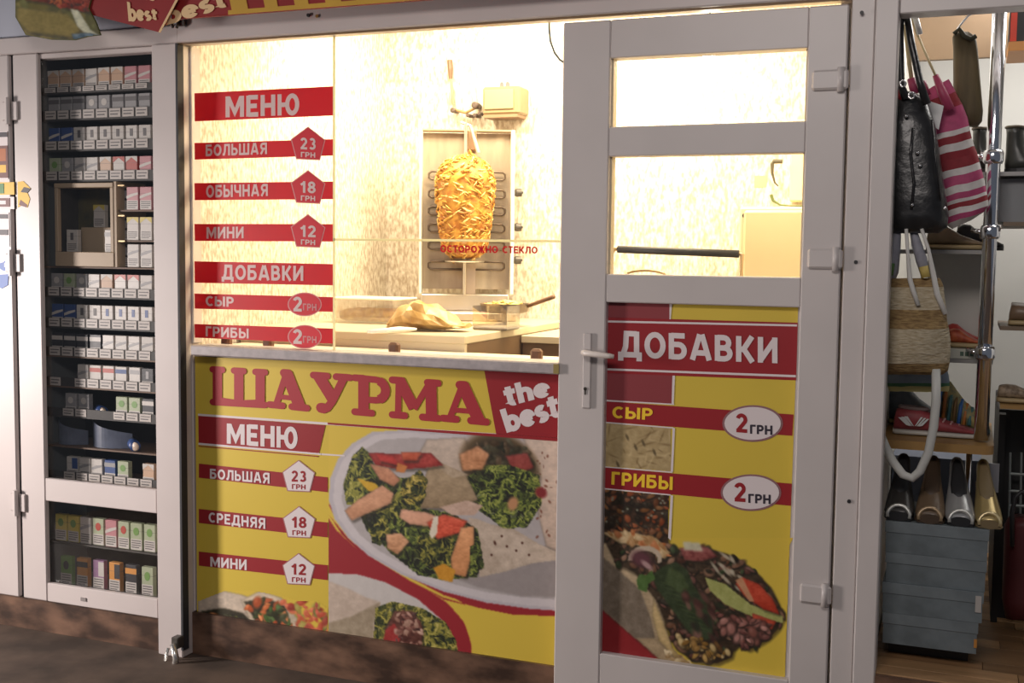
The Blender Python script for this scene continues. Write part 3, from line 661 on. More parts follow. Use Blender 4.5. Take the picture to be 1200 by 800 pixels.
c3.build('cheese_picture', pd, D1, [(708, 495), (787, 501), (786, 552.5), (707.5, 546)])
c4 = Canvas(696, 570, 930, 800, PY)
c4.poly([(700, 570), (786, 578), (783, 640), (700, 640)], (50, 34, 22), 18, 1)
c4.scatter([(705, 572), (786, 580), (783, 640), (705, 630)], 150, [(60, 36, 22), (90, 52, 28), (36, 28, 18), (104, 66, 34), (44, 38, 24), (120, 60, 30)], 2.5, 6, (24, 18, 12))
for _ in range(16): c4.blob(rnd.uniform(708, 784), rnd.uniform(575, 612), 1.4, 1.2, 0, (110, 110, 96), .5)
c4.poly([(696, 640), (706, 640), (706, 705), (740, 735), (775, 772), (696, 770)], (120, 24, 28), 2, 1)
c4.poly([(704, 625), (730, 640), (748, 655), (768, 690), (778, 720), (786, 760), (804, 778), (775, 775), (745, 748), (704, 712)], (142, 124, 98), 14, 1)
c4.poly([(704, 650), (725, 668), (750, 690), (762, 722), (768, 748), (745, 748), (704, 712)], (104, 92, 78), 10, 2)
WR = [(704, 625), (722, 622), (760, 628), (786, 640), (800, 645), (830, 642), (862, 652), (885, 668), (905, 690), (920, 722), (914, 735), (902, 748), (878, 762), (862, 755), (858, 770), (840, 778), (810, 775), (788, 752), (770, 705), (745, 672), (722, 660)]
c4.poly(WR, (48, 36, 24), 14, 2)
c4.scatter(WR, 330, [(70, 44, 34), (92, 62, 44), (40, 50, 26), (54, 40, 28), (110, 80, 60), (36, 30, 20), (84, 52, 44)], 2.5, 6.5, (22, 18, 12))
c4.poly([(706, 624), (735, 622), (770, 630), (786, 648), (778, 655), (752, 640), (722, 634)], (158, 132, 94), 22, 1)
c4.scatter([(708, 624), (740, 622), (788, 640), (784, 652), (750, 640)], 30, [(170, 146, 108), (140, 104, 64), (150, 90, 50)], 3, 7)
c4.poly(arc(756, 656, 20, 17, 180, 370, 14)+arc(756, 657, 15, 12, 370, 180, 14), (166, 150, 130), 4, 1)
c4.blob(752, 655, 13, 9, .4, (82, 46, 52), .4); c4.blob(758, 662, 8, 3, .7, (150, 120, 118), .4)
LF = [(792, 658), (806, 668), (812, 684), (826, 704), (836, 728), (834, 748), (820, 752), (802, 734), (786, 712), (770, 690), (764, 674), (776, 664)]
c4.poly(LF, (42, 52, 30), 8, 2); c4.poly([(784, 664), (800, 672), (808, 690), (796, 694), (780, 682)], (58, 70, 40), 8, 3)
for i in range(9): c4.blob(782+i*5, 684+i*6.5, 9, .9, .3, (64, 76, 44), .6, .45)
for i in range(26): c4.blob(rnd.uniform(800, 850), rnd.uniform(690, 750), rnd.uniform(4, 9), rnd.uniform(1.5, 4), rnd.uniform(.3, 1.4), rnd.choice([(62, 34, 30), (40, 30, 24), (90, 58, 50), (34, 40, 26), (112, 78, 68)]), .5, .8)
c4.poly([(746, 680), (750, 672), (758, 674), (764, 668), (768, 678), (760, 684), (758, 694), (748, 690)], (66, 92, 44), 8, 1)
c4.poly([(796, 642), (830, 640), (842, 652), (820, 658), (802, 656)], (112, 60, 56), 22, 2)
c4.poly([(800, 634), (820, 636), (824, 646), (802, 644)], (170, 164, 140), 8, 3)
for _ in range(10): c4.blob(rnd.uniform(838, 870), rnd.uniform(648, 690), rnd.uniform(3, 9), 1.8, rnd.uniform(.4, 1.1), (168, 158, 138), .5, .8)
c4.poly([(826, 676), (850, 684), (880, 708), (918, 722), (918, 730), (880, 722), (850, 708), (832, 692)], (140, 142, 82), 10, 1)
c4.poly([(870, 676), (890, 684), (906, 702), (914, 720), (895, 714), (872, 698), (862, 684)], (150, 52, 32), 14, 1)
c4.poly([(882, 718), (910, 728), (904, 738), (882, 734)], (148, 56, 36), 12, 1); c4.poly([(862, 680), (870, 676), (884, 705), (878, 704)], (168, 120, 88), 6, 1)
c4.scatter([(840, 716), (875, 724), (902, 732), (898, 748), (875, 758), (848, 745)], 60, [(120, 76, 66), (142, 98, 88), (84, 46, 40), (100, 58, 50)], 3, 7, (34, 22, 18))
c4.poly([(766, 700), (776, 725), (788, 758), (800, 772), (790, 770), (772, 750), (764, 720)], (160, 138, 96), 14, 1)
c4.scatter([(790, 742), (830, 752), (856, 762), (846, 776), (812, 772)], 44, [(150, 118, 60), (120, 88, 40), (90, 62, 30), (168, 146, 100)], 3, 7, (40, 30, 16))
c4.scatter([(776, 762), (800, 770), (812, 782), (790, 778)], 16, [(170, 152, 118), (130, 106, 70)], 2.5, 5)
c4.build('food_picture', pd, D1-.0004, [(707, 572.5), (784.5, 580), (783, 630), (800, 630), (930, 630), (925.5, 640), (919.8, 798), (699.5, 765)])

# ------------------------------------------------------------------ banner and hanging sheet above
BY = -.10
BRED = mat('banner_red', pc(120, 28, 28), .5, var=.15, scale=6); BYEL = mat('banner_yellow', pc(168, 132, 48), .5, var=.1, scale=6)
BCR = mat('banner_cream', pc(190, 160, 120), .5)
bn = thing('sign_banner', 'red and yellow striped banner sign running above the serving window', 'sign', (-1.9, BY, 2.45))
zb = at(440, 4, BY).z; xb0 = at(200, 8, BY).x
bx('board', BRED, bn, xb0, .2, BY, BY+.02, zb, zb+.40, c=.003)
for sx in (xb0+.25, -.1): bx('bracket', DMET, bn, sx-.012, sx+.012, BY+.02, .0195, zb+.20, zb+.23)
bx('edge_strip', BYEL, bn, at(268, 20, BY).x, .2, BY-.003, BY, zb, zb+.014)
def bs(name, x0, x1, m, sk=.03): # a slanted stripe across the board
    return MB().prism([(x0, zb+.014), (x1, zb+.014), (x1-sk*3, zb+.40), (x0-sk*3, zb+.40)], BY-.0025, BY).build(name, m, bn)
q = lambda x: at(x, 10, BY).x
for a, b in ((272, 291), (311, 326), (346, 362), (382, 400), (418, 436), (456, 476), (498, 520), (544, 566), (590, 616)): bs('stripe', q(a), q(b), BYEL)
text('best', [(188, 8), (262, -13), (268, 7), (194, 30)], BCR, bn, BY-.003, .22, .05, 'slogan')
hs = thing('hanging_sheet', 'pointed red promotional sheet hanging over the cigarette cabinet, with a wrap picture', 'sign', (-2.9, -.12, 2.25))
HY = -.12
def prismpx(name, pts, Y, th, m, par):
    p = flatpts(pts, Y); n = len(p); mb = MB(); mb.add(p+[(a, b+th, c) for a, b, c in p], [tuple(range(n)), tuple(range(2*n-1, n-1, -1))]+[(i, (i+1) % n, n+(i+1) % n, n+i) for i in range(n)]); return mb.build(name, m, par)
prismpx('sheet', [(20, -40), (20, 0), (60, 2), (102, 16), (187, 38), (208, -2), (218, -40)], HY, .004, BRED, hs)
prismpx('edge', [(185.5, 37.6), (187.4, 38.4), (209.5, -2), (206.5, -2)], HY-.002, .002, BCR, hs)
text('best', [(149, 2), (184, 11), (185, 23), (151, 25)], BCR, hs, HY-.003, .24, .05, 'slogan')
text('the', [(157, -16), (182, -10), (182, 1.5), (157, -4)], BCR, hs, HY-.003, .24, .05, 'slogan')
c5 = Canvas(16, -20, 122, 50, (70, 66, 30))
c5.scatter([(16, -20), (122, -20), (122, 50), (16, 50)], 120, [(92, 84, 36), (74, 74, 30), (112, 100, 50), (60, 58, 26)], 6, 12, jit=10)
c5.poly([(20, 8), (80, 16), (96, 34), (84, 44), (34, 38), (20, 24)], (104, 92, 44), 12, 3)
c5.poly([(22, -20), (122, -20), (108, 14), (80, 10), (60, 4), (30, 0)], (96, 34, 22), 26, 2)
c5.scatter([(40, -10), (100, -10), (104, 12), (70, 8)], 60, [(120, 40, 24), (80, 26, 18), (140, 70, 30), (50, 20, 14)], 2, 5)
c5.poly([(82, 10), (92, 12), (106, 34), (118, 42), (104, 44), (90, 30)], (150, 150, 128), 22, 1)
c5.poly([(84, 40), (104, 38), (118, 42), (100, 47), (86, 47)], (60, 80, 92), 30, 1)
p_ = prismpx('wrap_cutout', [(18, -20), (18, 20), (30, 41), (60, 46.5), (88, 47), (102, 43), (118, 41), (112, 25), (104, 10), (112, -20)], HY-.006, .005, mat('cutout_green', pc(70, 70, 34), .5), hs)
c5.build('wrap_picture', hs, HY-.007, [(18, -19), (18, 20), (30, 41), (60, 46.5), (88, 47), (102, 43), (118, 41), (112, 25), (104, 10), (112, -19)])
# shutter fittings
hk = thing('shutter_hook', 'small dark steel hook and plate at the top of the white post', 'hook', tuple(at(208, 30)))
a = at(205, 28, -.03); b = at(217, 27, -.02)
MB().tube([(a.x+.012*math.cos(t_), -.03, a.z+.018*math.sin(t_)) for t_ in [k*.7-1 for k in range(8)]], .005, 8).build('hook', DMET, hk)
MB().box(at(212, 0).x, at(222, 27).x, -.026, -.0125, at(215, 32).z, at(215, 22).z, c=.003).build('plate', DMET, hk)
lk = thing('shutter_lock', 'steel shutter lock with a curved lever at the foot of the white post', 'lock', tuple(at(205, 770)))
a = at(209, 752, -.03); b = at(196, 783, -.05)
LKM = mat('worn_steel', (.80, .77, .72), .25, .8, var=.3, scale=60)
MB().box(a.x-.018, a.x+.014, -.05, -.013, a.z-.02, a.z+.022, c=.004).build('body', DMET, lk)
MB().tube([(a.x-.005, -.055, a.z), (a.x+.012, -.06, a.z-.05), (a.x+.010, -.065, a.z-.085), (a.x-.02, -.07, a.z-.115), (a.x-.05, -.075, a.z-.128)], [.011, .012, .011, .009, .006], 10).build('lever', LKM, lk, smooth=True)
MB().tube([(a.x-.03, -.05, a.z-.02), (a.x-.04, -.055, a.z-.07), (a.x-.02, -.06, a.z-.08)], .006, 8).build('shackle', LKM, lk, smooth=True)
MB().box(a.x-.075, a.x-.02, -.075, -.03, a.z-.155, a.z-.118, c=.012).build('keeper', DMET, lk)

# ------------------------------------------------------------------ stickers on the neighbouring door
def sticker(name, label, cat, x0, y0, x1, y1, c, extra=()):
    t = thing(name, label, cat, tuple(at((x0+x1)/2, (y0+y1)/2, -.005)))
    a, b, c0, c1 = rect(x0, y0, x1, y1, -.005); bx('sheet', c, t, a, b, -.0062, -.0044, c0, c1)
    for i, (u0, v0, u1, v1, m) in enumerate(extra):
        bx('print', m, t, a+(b-a)*u0, a+(b-a)*u1, -.0075-.0002*i, -.0062, c1-(c1-c0)*v1, c1-(c1-c0)*v0)
    return t
mo = mat('sticker_orange', pc(150, 80, 30), .5); mb_ = mat('sticker_blue', pc(60, 90, 150), .5); my = mat('sticker_yellow', pc(200, 160, 50), .5); mg = mat('sticker_green', pc(60, 110, 60), .5); mk = mat('sticker_brown', pc(90, 45, 40), .5)
sticker('sticker', 'brown and orange product sticker, topmost at the left edge of the photo', 'sticker', -30, 155, 10, 210, WHP, ((0, .02, 1, .12, DARKT), (.0, .3, 1, .97, mk), (.1, .36, .95, .62, mo), (.1, .7, .95, .86, my)))
sticker('sticker', 'white sticker with two dark headed boxes near the lower end of the sticker column', 'sticker', -30, 249, 11.5, 289, WHP, ((.2, .05, .97, .18, DARKT), (.2, .5, .97, .66, DARKT)))
t = sticker('sticker', 'green yellow and red sticker bent over the door gap', 'sticker', -30, 214, 17, 228, my, ((0, .1, .75, .9, mg),))
t = sticker('sticker', 'dark red patterned sticker strip under the green and yellow one', 'sticker', -30, 231, 17, 245, WHP, ((0, .1, .9, .8, mk), (.5, .3, .8, .6, WHP)))
t = thing('sticker', 'small torn yellow sticker with dark blots on the cabinet stile', 'sticker', tuple(at(28, 228, -.001)))
p = prismpx('sheet', [(20.5, 213), (27, 212), (36, 221), (32, 226), (35, 233), (32, 243), (26, 240), (21, 243)], -.0018, .0014, my, t)
prismpx('print', [(28, 219), (36, 221), (32, 226), (24, 225)], -.0024, .0004, DARKT, t); prismpx('print', [(24, 234), (32, 240), (31, 243), (22, 240)], -.0024, .0004, mk, t)
t = thing('sticker', 'blue cut-out emblem sticker below the upper hinge at the left edge', 'sticker', tuple(at(7, 318, -.005)))
prismpx('sheet', [(-6, 310), (4, 307), (8, 303), (15, 305), (15, 313), (9, 318), (3, 317)], -.0062, .0018, mb_, t); prismpx('sheet', [(-6, 322), (10, 321), (9, 334), (2, 338), (-6, 334)], -.0062, .0018, mb_, t)
prismpx('print', [(5, 308), (11, 307), (10, 312), (5, 313)], -.0068, .0005, WHP, t)

# ------------------------------------------------------------------ cigarette cabinet
PY0 = .105                                          # front of the packs
XI0 = XC0+.012; XI1 = at(179, 300, PY0).x+.03
X0p = at(57, 250, PY0).x; PIT_ = (at(178, 250, PY0).x-X0p)/8
rk = thing('display_rack', 'dark shelving rack with price rails behind the cabinet glass', 'shelf', (-3.1, .15, .15))
DK = mat('rack_dark', (.045, .040, .036), .6, var=.2, scale=20); BRN = mat('rack_brown', (.16, .095, .06), .6, var=.2, scale=20); BEI = mat('rack_beige', (.42, .31, .20), .5)
xa_, xb_ = X0p-.014, xr+.0005
bx('back', DK, rk, xa_, xb_, .30, .315, .13, 2.30)
bx('side', mat('rack_side', (.13, .14, .14), .5), rk, xa_-.012, xa_, .0605, .30, .13, 2.30); bx('side', DK, rk, xb_, xb_+.012, .1005, .30, .13, 2.30)
bx('top', DK, rk, xa_, xb_, .0755, .30, 2.30, 2.31); bx('base', BRN, rk, xa_, xb_, .062, .30, .13, .142)
TAGW = mat('price_tag_white', (.52, .47, .43), .5); INK = mat('ink', (.13, .12, .12), .5)
PW, PH, PT = .053, .086, .022
def pmat(n, c): return mat('pack_'+n, c, .4)
SIL = pmat('grey', (.30, .29, .29)); PWH = pmat('white', (.56, .52, .48)); PBL = pmat('blue', (.03, .07, .22)); PBK = pmat('black', (.03, .03, .035)); PRD = pmat('red', (.42, .06, .04))
PGR = pmat('green', (.16, .30, .08)); PYE = pmat('yellow', (.60, .48, .10)); POR = pmat('orange', (.62, .27, .06)); PVI = pmat('violet', (.30, .16, .28)); PTN = pmat('tan', (.55, .36, .24)); PLG = pmat('pale_green', (.38, .42, .28)); PPK = pmat('pink', (.50, .22, .24))
STY = {}
def make_pack(style):
    body, em, shape = style
    root = bpy.data.objects.new('cigarette_pack', None); COL.objects.link(root); root['_o'] = (0, 0, 0); root.empty_display_size = .02
    MB().box(-PW/2, PW/2, 0, PT, 0, PH, c=.0015).build('box', body, root)
    MB().box(-PW/2+.001, PW/2-.001, -.0006, 0, .002, .036, c=0).build('warning_label', PWH, root)
    lb = root.children[-1] if False else [c for c in root.children if c.name.startswith('warning')][0]
    mbx = MB()
    for z in (.008, .015, .022, .029): mbx.box(-PW/2+.005, PW/2-.005-(.008 if z == .008 else 0), -.0009, -.0006, z, z+.0032)
    mbx.build('warning_text', INK, lb)
    if shape == 'bar': MB().box(-.007, .007, -.0008, 0, .046, .074).build('emblem', em, root)
    elif shape == 'roof': MB().prism([(-PW/2, PH-.022), (0, PH-.004), (PW/2, PH-.022), (PW/2, PH), (-PW/2, PH)], -.0008, 0).build('emblem', em, root)
    elif shape == 'disc': MB().lathe([(.013, 0), (.013, -.0008)], (0, 0, .060), 16, axis='y').build('emblem', em, root)
    elif shape == 'band': MB().box(-PW/2, PW/2, -.0008, 0, .060, .076).build('emblem', em, root)
    elif shape == 'swoosh': MB().prism([(-PW/2, .042), (PW/2, .058), (PW/2, .066), (-.004, .060), (-PW/2, .052)], -.0008, 0).build('emblem', em, root)
    elif shape == 'half': MB().box(.0, PW/2, -.0008, 0, .040, PH-.004).build('emblem', em, root)
    MB().box(-PW/2-.0002, PW/2+.0002, -.0003, PT+.0002, PH-.0252, PH-.0244).build('lid_seam', INK, root)
    root.location = (0, 50, 0)
    return root
STYLES = {
 'grey': ((SIL, INK, 'band'), 'grey pack with a dark band'), 'greyw': ((SIL, PWH, 'disc'), 'grey pack with a pale disc'), 'wht': ((PWH, INK, 'bar'), 'white pack with a dark upright mark'),
 'whb': ((PWH, PBL, 'bar'), 'white pack with a blue upright mark'), 'blu': ((PBL, PWH, 'swoosh'), 'dark blue pack'), 'red': ((PRD, PWH, 'roof'), 'red pack with a pale peak'),
 'whr': ((PWH, PRD, 'roof'), 'white pack with a red peak'), 'grn': ((PLG, PGR, 'disc'), 'pale green pack'), 'pale': ((PWH, SIL, 'swoosh'), 'white pack with a grey stripe'),
 'blk': ((PBK, PWH, 'band'), 'black pack with a pale band'), 'whrb': ((PWH, PRD, 'band'), 'white pack with a red band'), 'whbb': ((PWH, PBL, 'band'), 'white pack with a blue band'), 'whgb': ((PWH, SIL, 'band'), 'white pack with a grey band'),
 'tan': ((PTN, PWH, 'roof'), 'tan pack'), 'pink': ((PPK, PWH, 'swoosh'), 'pink pack'), 'yel': ((PYE, PGR, 'disc'), 'yellow pack'), 'fruR': ((PLG, PRD, 'disc'), 'pale pack with a red fruit mark'),
 'fruG': ((PLG, PGR, 'disc'), 'pale pack with a green fruit mark'), 'green': ((PGR, PBK, 'disc'), 'green pack with a black mark'), 'org': ((POR, PBK, 'band'), 'orange pack'), 'vio': ((PVI, PWH, 'half'), 'violet and silver pack'),
 'yb': ((POR, PBK, 'half'), 'yellow and black pack'), 'bor': ((PBK, POR, 'band'), 'black pack with an orange band'), 'blh': ((PWH, PBL, 'half'), 'white and blue pack'), 'dkb': ((PBL, SIL, 'band'), 'navy pack with a grey band'), 'dk': ((PBK, SIL, 'bar'), 'black pack with a grey mark'), 'roofy': ((PWH, PYE, 'roof'), 'white pack with a yellow peak')}
ORD = ['first', 'second', 'third', 'fourth', 'fifth', 'sixth', 'seventh', 'eighth', 'ninth']
proto = {}
def pack(style, x, z, where, y=PY0, tilt=0, s=1):
    if style not in proto: proto[style] = make_pack(STYLES[style][0]); o = proto[style]
    else: o = copy_tree(proto[style])
    o.location = (x, y, z); o.rotation_euler = (0, 0, tilt)
    tag(o, STYLES[style][1]+', '+where, 'cigarette pack', 'cigarette packs in the glass cabinet')
    return o
tagm = {}
def price_tag(x, z, h, y=.092):
    if 'h%d' % round(h*1000) not in tagm:
        o = MB().box(-.026, .026, -.0012, 0, 0, h).build('price_tag', TAGW, None)
        k = MB(); k.box(-.021, .021, -.0018, -.0012, h*.62, h*.74).box(-.021, .014, -.0018, -.0012, h*.25, h*.40).build('price_print', INK, o)
        tagm['h%d' % round(h*1000)] = o
    else: o = copy_tree(tagm['h%d' % round(h*1000)])
    o.parent = rk; rx_, ry_, rz_ = rk['_o']; o.location = (x-rx_, y-ry_, z-rz_); return o
def shelf(x0, x1, z, rail=.034, m=DK, front=.0925):
    bx('shelf_board', m, rk, x0, x1, front+.0005, .299, z-.006, z)
    if rail: bx('price_rail', DK, rk, x0, x1, front, front+.004, z, z+rail)
def row(nm, ysh, styles, rail=.034, x0i=0, pt_=1.0, zs=1.0, z=None, m=DK, shelf_x=None, tags=True):
    z = at(117, ysh, .0925).z if z is None else z
    xs = shelf_x or (xa_+.0005, xb_-.0005)
    shelf(xs[0], xs[1], z, rail, m)
    n = 0
    for i, st_ in enumerate(styles):
        xx = X0p+PIT_*(i*pt_+x0i+.5)
        if tags and rail and st_ != '-': price_tag(xx, z+.001, rail-.002)
        if st_ in ('-', '='): continue
        n += 1
        q_ = pack(st_, xx, z+.0002, '%s on the %s' % (ORD[n-1], nm), tilt=rnd.uniform(-.03, .03), y=PY0+rnd.uniform(0, .004)); q_.scale = (1, 1, zs)
row('second highest cabinet shelf', 138, ['grey', 'grey', 'grey', 'greyw', 'greyw', 'grey', 'grey', 'grey'])
row('third highest cabinet shelf', 174.5, ['blu', 'blu', 'wht', 'wht', 'wht', 'wht', 'wht', 'wht'])
row('shelf right above the inner case', 210.5, ['grn', 'greyw', 'pale', 'pale', 'tan', 'whr', 'red', 'pink'])
row('highest cabinet shelf', 106, ['tan', 'tan', 'tan', 'pale', 'tan', 'tan', 'pink', 'pink'], rail=.02)  # tan and pink packs here stand in for an orange reflection on the glass
row('first shelf below the inner case', 348, ['greyw', 'grn', 'greyw', 'pale', 'tan', 'whr', 'whr', 'pale'])
row('second shelf below the inner case', 384.5, ['blu', 'blu', 'wht', 'wht', 'whb', 'whb', 'whb', 'whb'])
row('third shelf below the inner case', 419, ['blk', 'blk', 'blk', 'blk', 'pale', 'pale', 'pale', 'pale'], m=BRN)
row('fourth shelf below the inner case', 455, ['=', '-', 'pale', 'whrb', 'whrb', 'whbb', 'whgb', 'dk'], m=BRN)
row('shelf above the curled booklets', 490, ['-', 'greyw', 'greyw', '-', '-', 'grn', 'grn', 'blk'], rail=.03, m=DK)
row('shelf below the curled booklets', 565, ['-', 'blh', 'pale', 'pale', 'dkb', 'grn', '=', 'tan'], rail=.03, m=BRN)
row('upper shelf in the lower pane', 640.5, ['yel', 'yel', 'pale', 'fruR', 'pink', 'fruR', 'fruG', 'fruG'], zs=1.22, rail=.0, m=DK)
row('bottom shelf in the lower pane', 692, ['green', 'org', 'vio', 'yb', 'bor', 'grn'], x0i=.4, pt_=1.28, zs=1.35, rail=.012, z=.1425+.022, tags=False, m=BRN)
# booklet shelf
zj_ = at(117, 526, .0925).z; shelf(xa_+.0005, xb_-.0005, zj_, 0, BRN)
BKM = mat('booklet_blue_grey', (.14, .16, .22), .3, var=.3, scale=15)
def curl(x, z, w_, h_, label, ang):
    t = thing('booklet', label, 'booklet', (x, .15, z)); mb = MB(); n = 14; rr = []
    for i in range(n+1):
        u = i/n; a = u*2.4; X_ = x-w_/2+w_*u; rr.append([(X_-.03*math.sin(a), .11+.10*(u-.5)**2*4*.4+th_, z+.001+v*h_*(1-.45*u*v)) for v, th_ in ((0, 0), (1, 0), (1, .003), (0, .003))])
    mb.rings(rr).build('cover', BKM, t, smooth=False); return t
curl(X0p+PIT_*1.2, zj_, .16, .10, 'dark curled booklet at the left of the booklet shelf in the cabinet', 0)
curl(X0p+PIT_*4.3, zj_, .21, .105, 'shiny grey curled booklet right of the smaller one in the cabinet', 0)
bl = thing('paper_roll', 'blue roll with a pale round end lying on the booklet shelf', 'roll', (X0p+PIT_*6.3, .105, zj_+.021))
MB().tube([(X0p+PIT_*5.4, .17, zj_+.0205), (X0p+PIT_*6.6, .10, zj_+.0205)], .020, 18).build('roll', PBL, bl, smooth=True)
MB().lathe([(.001, -.006), (.014, -.003), (.018, 0)], (X0p+PIT_*6.65, .095, zj_+.021), 16, axis='y').build('end_cap', mat('cream_end', (.60, .48, .38), .4), bl, smooth=True)
z9 = at(117, 490, .0925).z
bl = thing('paper_roll', 'blue roll with a pale round end lying between packs above the booklets', 'roll', (X0p+PIT_*3.6, .105, z9+.021))
MB().tube([(X0p+PIT_*2.7, .17, z9+.0215), (X0p+PIT_*3.9, .115, z9+.0215)], .021, 18).build('roll', PBL, bl, smooth=True)
MB().lathe([(.001, -.006), (.012, -.004), (.018, 0)], (X0p+PIT_*3.95, .11, z9+.022), 16, axis='y').build('end_cap', mat('cream_end', (.60, .48, .38), .4), bl, smooth=True)
# framed inner case and side pigeonholes
cx0, cx1, cz0, cz1 = rect(64, 214, 134.5, 313, .085)
cz0 = at(117, 312.5, .085).z; cz1 = at(117, 214, .085).z
cs = thing('inner_case', 'framed inner show case with a dark gold lining in the cabinet middle', 'display case', ((cx0+cx1)/2, .1, cz0))
zsh = at(117, 312.5, .0925).z
shelf(xa_+.0005, xb_-.0005, cz0-.001, 0, BRN)
fw = .022
bx('frame', BEI, cs, cx0, cx1, .080, .10, cz1-.018, cz1, c=.002); bx('frame', BEI, cs, cx0, cx1, .080, .10, cz0, cz0+.055, c=.002)
bx('frame', BEI, cs, cx0, cx0+.016, .081, .10, cz0+.055, cz1-.018, c=.002); bx('frame', BEI, cs, cx1-.016, cx1, .081, .10, cz0+.055, cz1-.018, c=.002)
bx('lining', mat('gold_lining', (.16, .13, .05), .35, .3, col2=(.05, .06, .05), scale=9), cs, cx0+.002, cx1-.002, .20, .21, cz0+.01, cz1-.004)
bx('case_floor', DK, cs, cx0+.002, cx1-.002, .10, .20, cz0+.01, cz0+.054); bx('case_top', BEI, cs, cx0+.002, cx1-.002, .10, .20, cz1-.016, cz1-.004)
bx('case_side', DK, cs, cx0+.002, cx0+.008, .10, .20, cz0+.054, cz1-.016); bx('case_side', DK, cs, cx1-.008, cx1-.002, .10, .20, cz0+.054, cz1-.016)
bx('glass_step', BEI, cs, cx0+.06, cx1-.06, .155, .199, cz0+.054, cz0+.150, c=.002)
pack('wht', cx0+.052, cz0+.0542, 'left one standing inside the framed inner case', y=.115)
pack('whgb', cx1-.045, cz0+.0542, 'right one standing inside the framed inner case', y=.115)
pack('roofy', (cx0+cx1)/2+.004, cz0+.1502, 'on the small step inside the framed inner case', y=.160)
xs0 = cx1+.002
bx('divider', BEI, rk, cx1+.001, cx1+.012, .084, .25, cz0, cz1+.004)
for k, (yy, st2, wh) in enumerate(((246, 'pink', 'top'), (281.5, 'roofy', 'middle'), (311.5, 'pale', 'bottom'))):
    zz = at(155, yy, .0925).z if k < 2 else cz0
    if k < 2: bx('shelf_board', BRN, rk, cx1+.012, xb_-.0005, .0935, .299, zz-.006, zz)
    bx('lamp_strip', mat('brass_strip', (.75, .55, .28), .3, .3), rk, cx1+.016, cx1+.045, .0875, .0925, at(155, yy-29, .0925).z-.003, at(155, yy-29, .0925).z+.002)
    for j in range(2):
        pack(st2, X0p+PIT_*(6.55+j), zz+.0004, '%s one in the %s pigeonhole by the inner case' % ('left', wh) if j == 0 else 'right one in the %s pigeonhole by the inner case' % wh)
    pack('dk', X0p+PIT_*5.75, zz+.0004, 'leftmost in the %s pigeonhole by the inner case' % wh, y=.13)

# ------------------------------------------------------------------ inside the kiosk
WT = 1.19
WOOD = mat('worktop_cream', (.66, .57, .42), .4, var=.15, scale=5)
CABB = mat('worktop_side_brown', (.20, .125, .07), .5, var=.2, scale=6)
XW = -1.69
wk = thing('worktop', 'cream worktop along the left wall carrying the meat grill', 'worktop', (-2.1, .9, .1))
bx('top', WOOD, wk, -2.658, XW, .40, 1.618, WT-.030, WT, c=.003)
bx('cabinet', CABB, wk, -2.655, XW-.004, .425, 1.615, .1005, WT-.030)
bx('front_panel', WOOD, wk, -2.656, XW-.003, .404, .424, .1005, WT-.0305)
wk2 = thing('worktop', 'lower cream worktop behind the right end of the sill', 'worktop', (-1.2, .45, .1))
bx('top', WOOD, wk2, XW+.003, XW+.45, .95, 1.618, WT-.06, WT-.03, c=.003); bx('cabinet', CABB, wk2, XW+.004, XW+.44, .97, 1.615, .1005, WT-.06)
for px, py in ((263, 402), (312, 405), (460, 412.5), (627, 418.5)):
    p = at(px, py, .12); o = MB().box(p.x-.019, p.x+.019, .118, .150, 1.1322, 1.180, c=.008).build('stop_block', mat('brown_rubber', (.14, .06, .03), .5), None)
    tag(o, {263: 'small brown rubber stop leftmost on the inner sill', 312: 'small brown rubber stop second from the left on the inner sill', 460: 'small brown rubber stop in front of the flatbread', 627: 'small brown rubber stop at the right end of the inner sill'}[px], 'stop', 'rubber stops on the inner sill')
# grill, turned towards the customer
GCY = 1.37; _c = at(547, 250, GCY); GW = 111/FPX*(_c-CAMP).dot(FW)/2; gx, gA = _c.x, math.atan2(-_c.x, GCY+3.4)
gz = lambda y: at(547, y, GCY-.05).z
gz0, gz1 = gz(345), gz(152)
gr_ = thing('doner_grill', 'upright steel doner grill with heating loops behind the serving window', 'grill', (gx, GCY, WT))
L_ = lambda x0, x1, y0, y1, z0, z1: (gx+x0, gx+x1, GCY+y0, GCY+y1, z0, z1)
GST = mat('grill_steel', (.52, .43, .33), .42, .25, var=.35, scale=14, stretch=(1, 1, .2))
bx('back_panel', GST, gr_, *L_(-GW+.012, GW-.016, .10, .115, gz0+.02, gz1))
LP = mat('grill_post', (.88, .86, .80), .35)
bx('post', LP, gr_, *L_(-GW, -GW+.012, -.02, .115, gz0, gz1+.004), c=.003); bx('post', LP, gr_, *L_(GW-.016, GW, -.02, .115, gz0, gz1+.004), c=.003)
bx('top_rim', mat('grill_rim', (.45, .34, .22), .4, .3), gr_, *L_(-GW-.004, GW+.006, .06, .12, gz1+.004, gz1+.014), c=.003)
bx('base_box', STEEL, gr_, *L_(-GW+.01, GW-.02, -.02, .115, WT+.04, gz0-.001), c=.004)
bx('drip_pan', mat('pan_steel', (.50, .42, .34), .35, .6), gr_, *L_(-GW-.01, GW+.01, -.16, .115, WT+.0005, WT+.04), c=.006)
ELM = mat('heater_loop', (.16, .12, .09), .45, .5)
for yv in (206, 227, 247, 267, 287.5, 311):
    z_ = at(547, yv, GCY+.07).z
    for s_ in (-1, 1):
        x_in = gx+s_*.02; x_out = gx+s_*(GW-.040); y_ = GCY+.075
        MB().tube([(x_in, y_, z_+.018), (x_out-s_*.012, y_, z_+.018), (x_out, y_, z_+.008), (x_out, y_, z_-.010), (x_out-s_*.012, y_, z_-.018), (x_in, y_, z_-.018)], .005, 8).build('heating_loop', ELM, gr_, smooth=True)
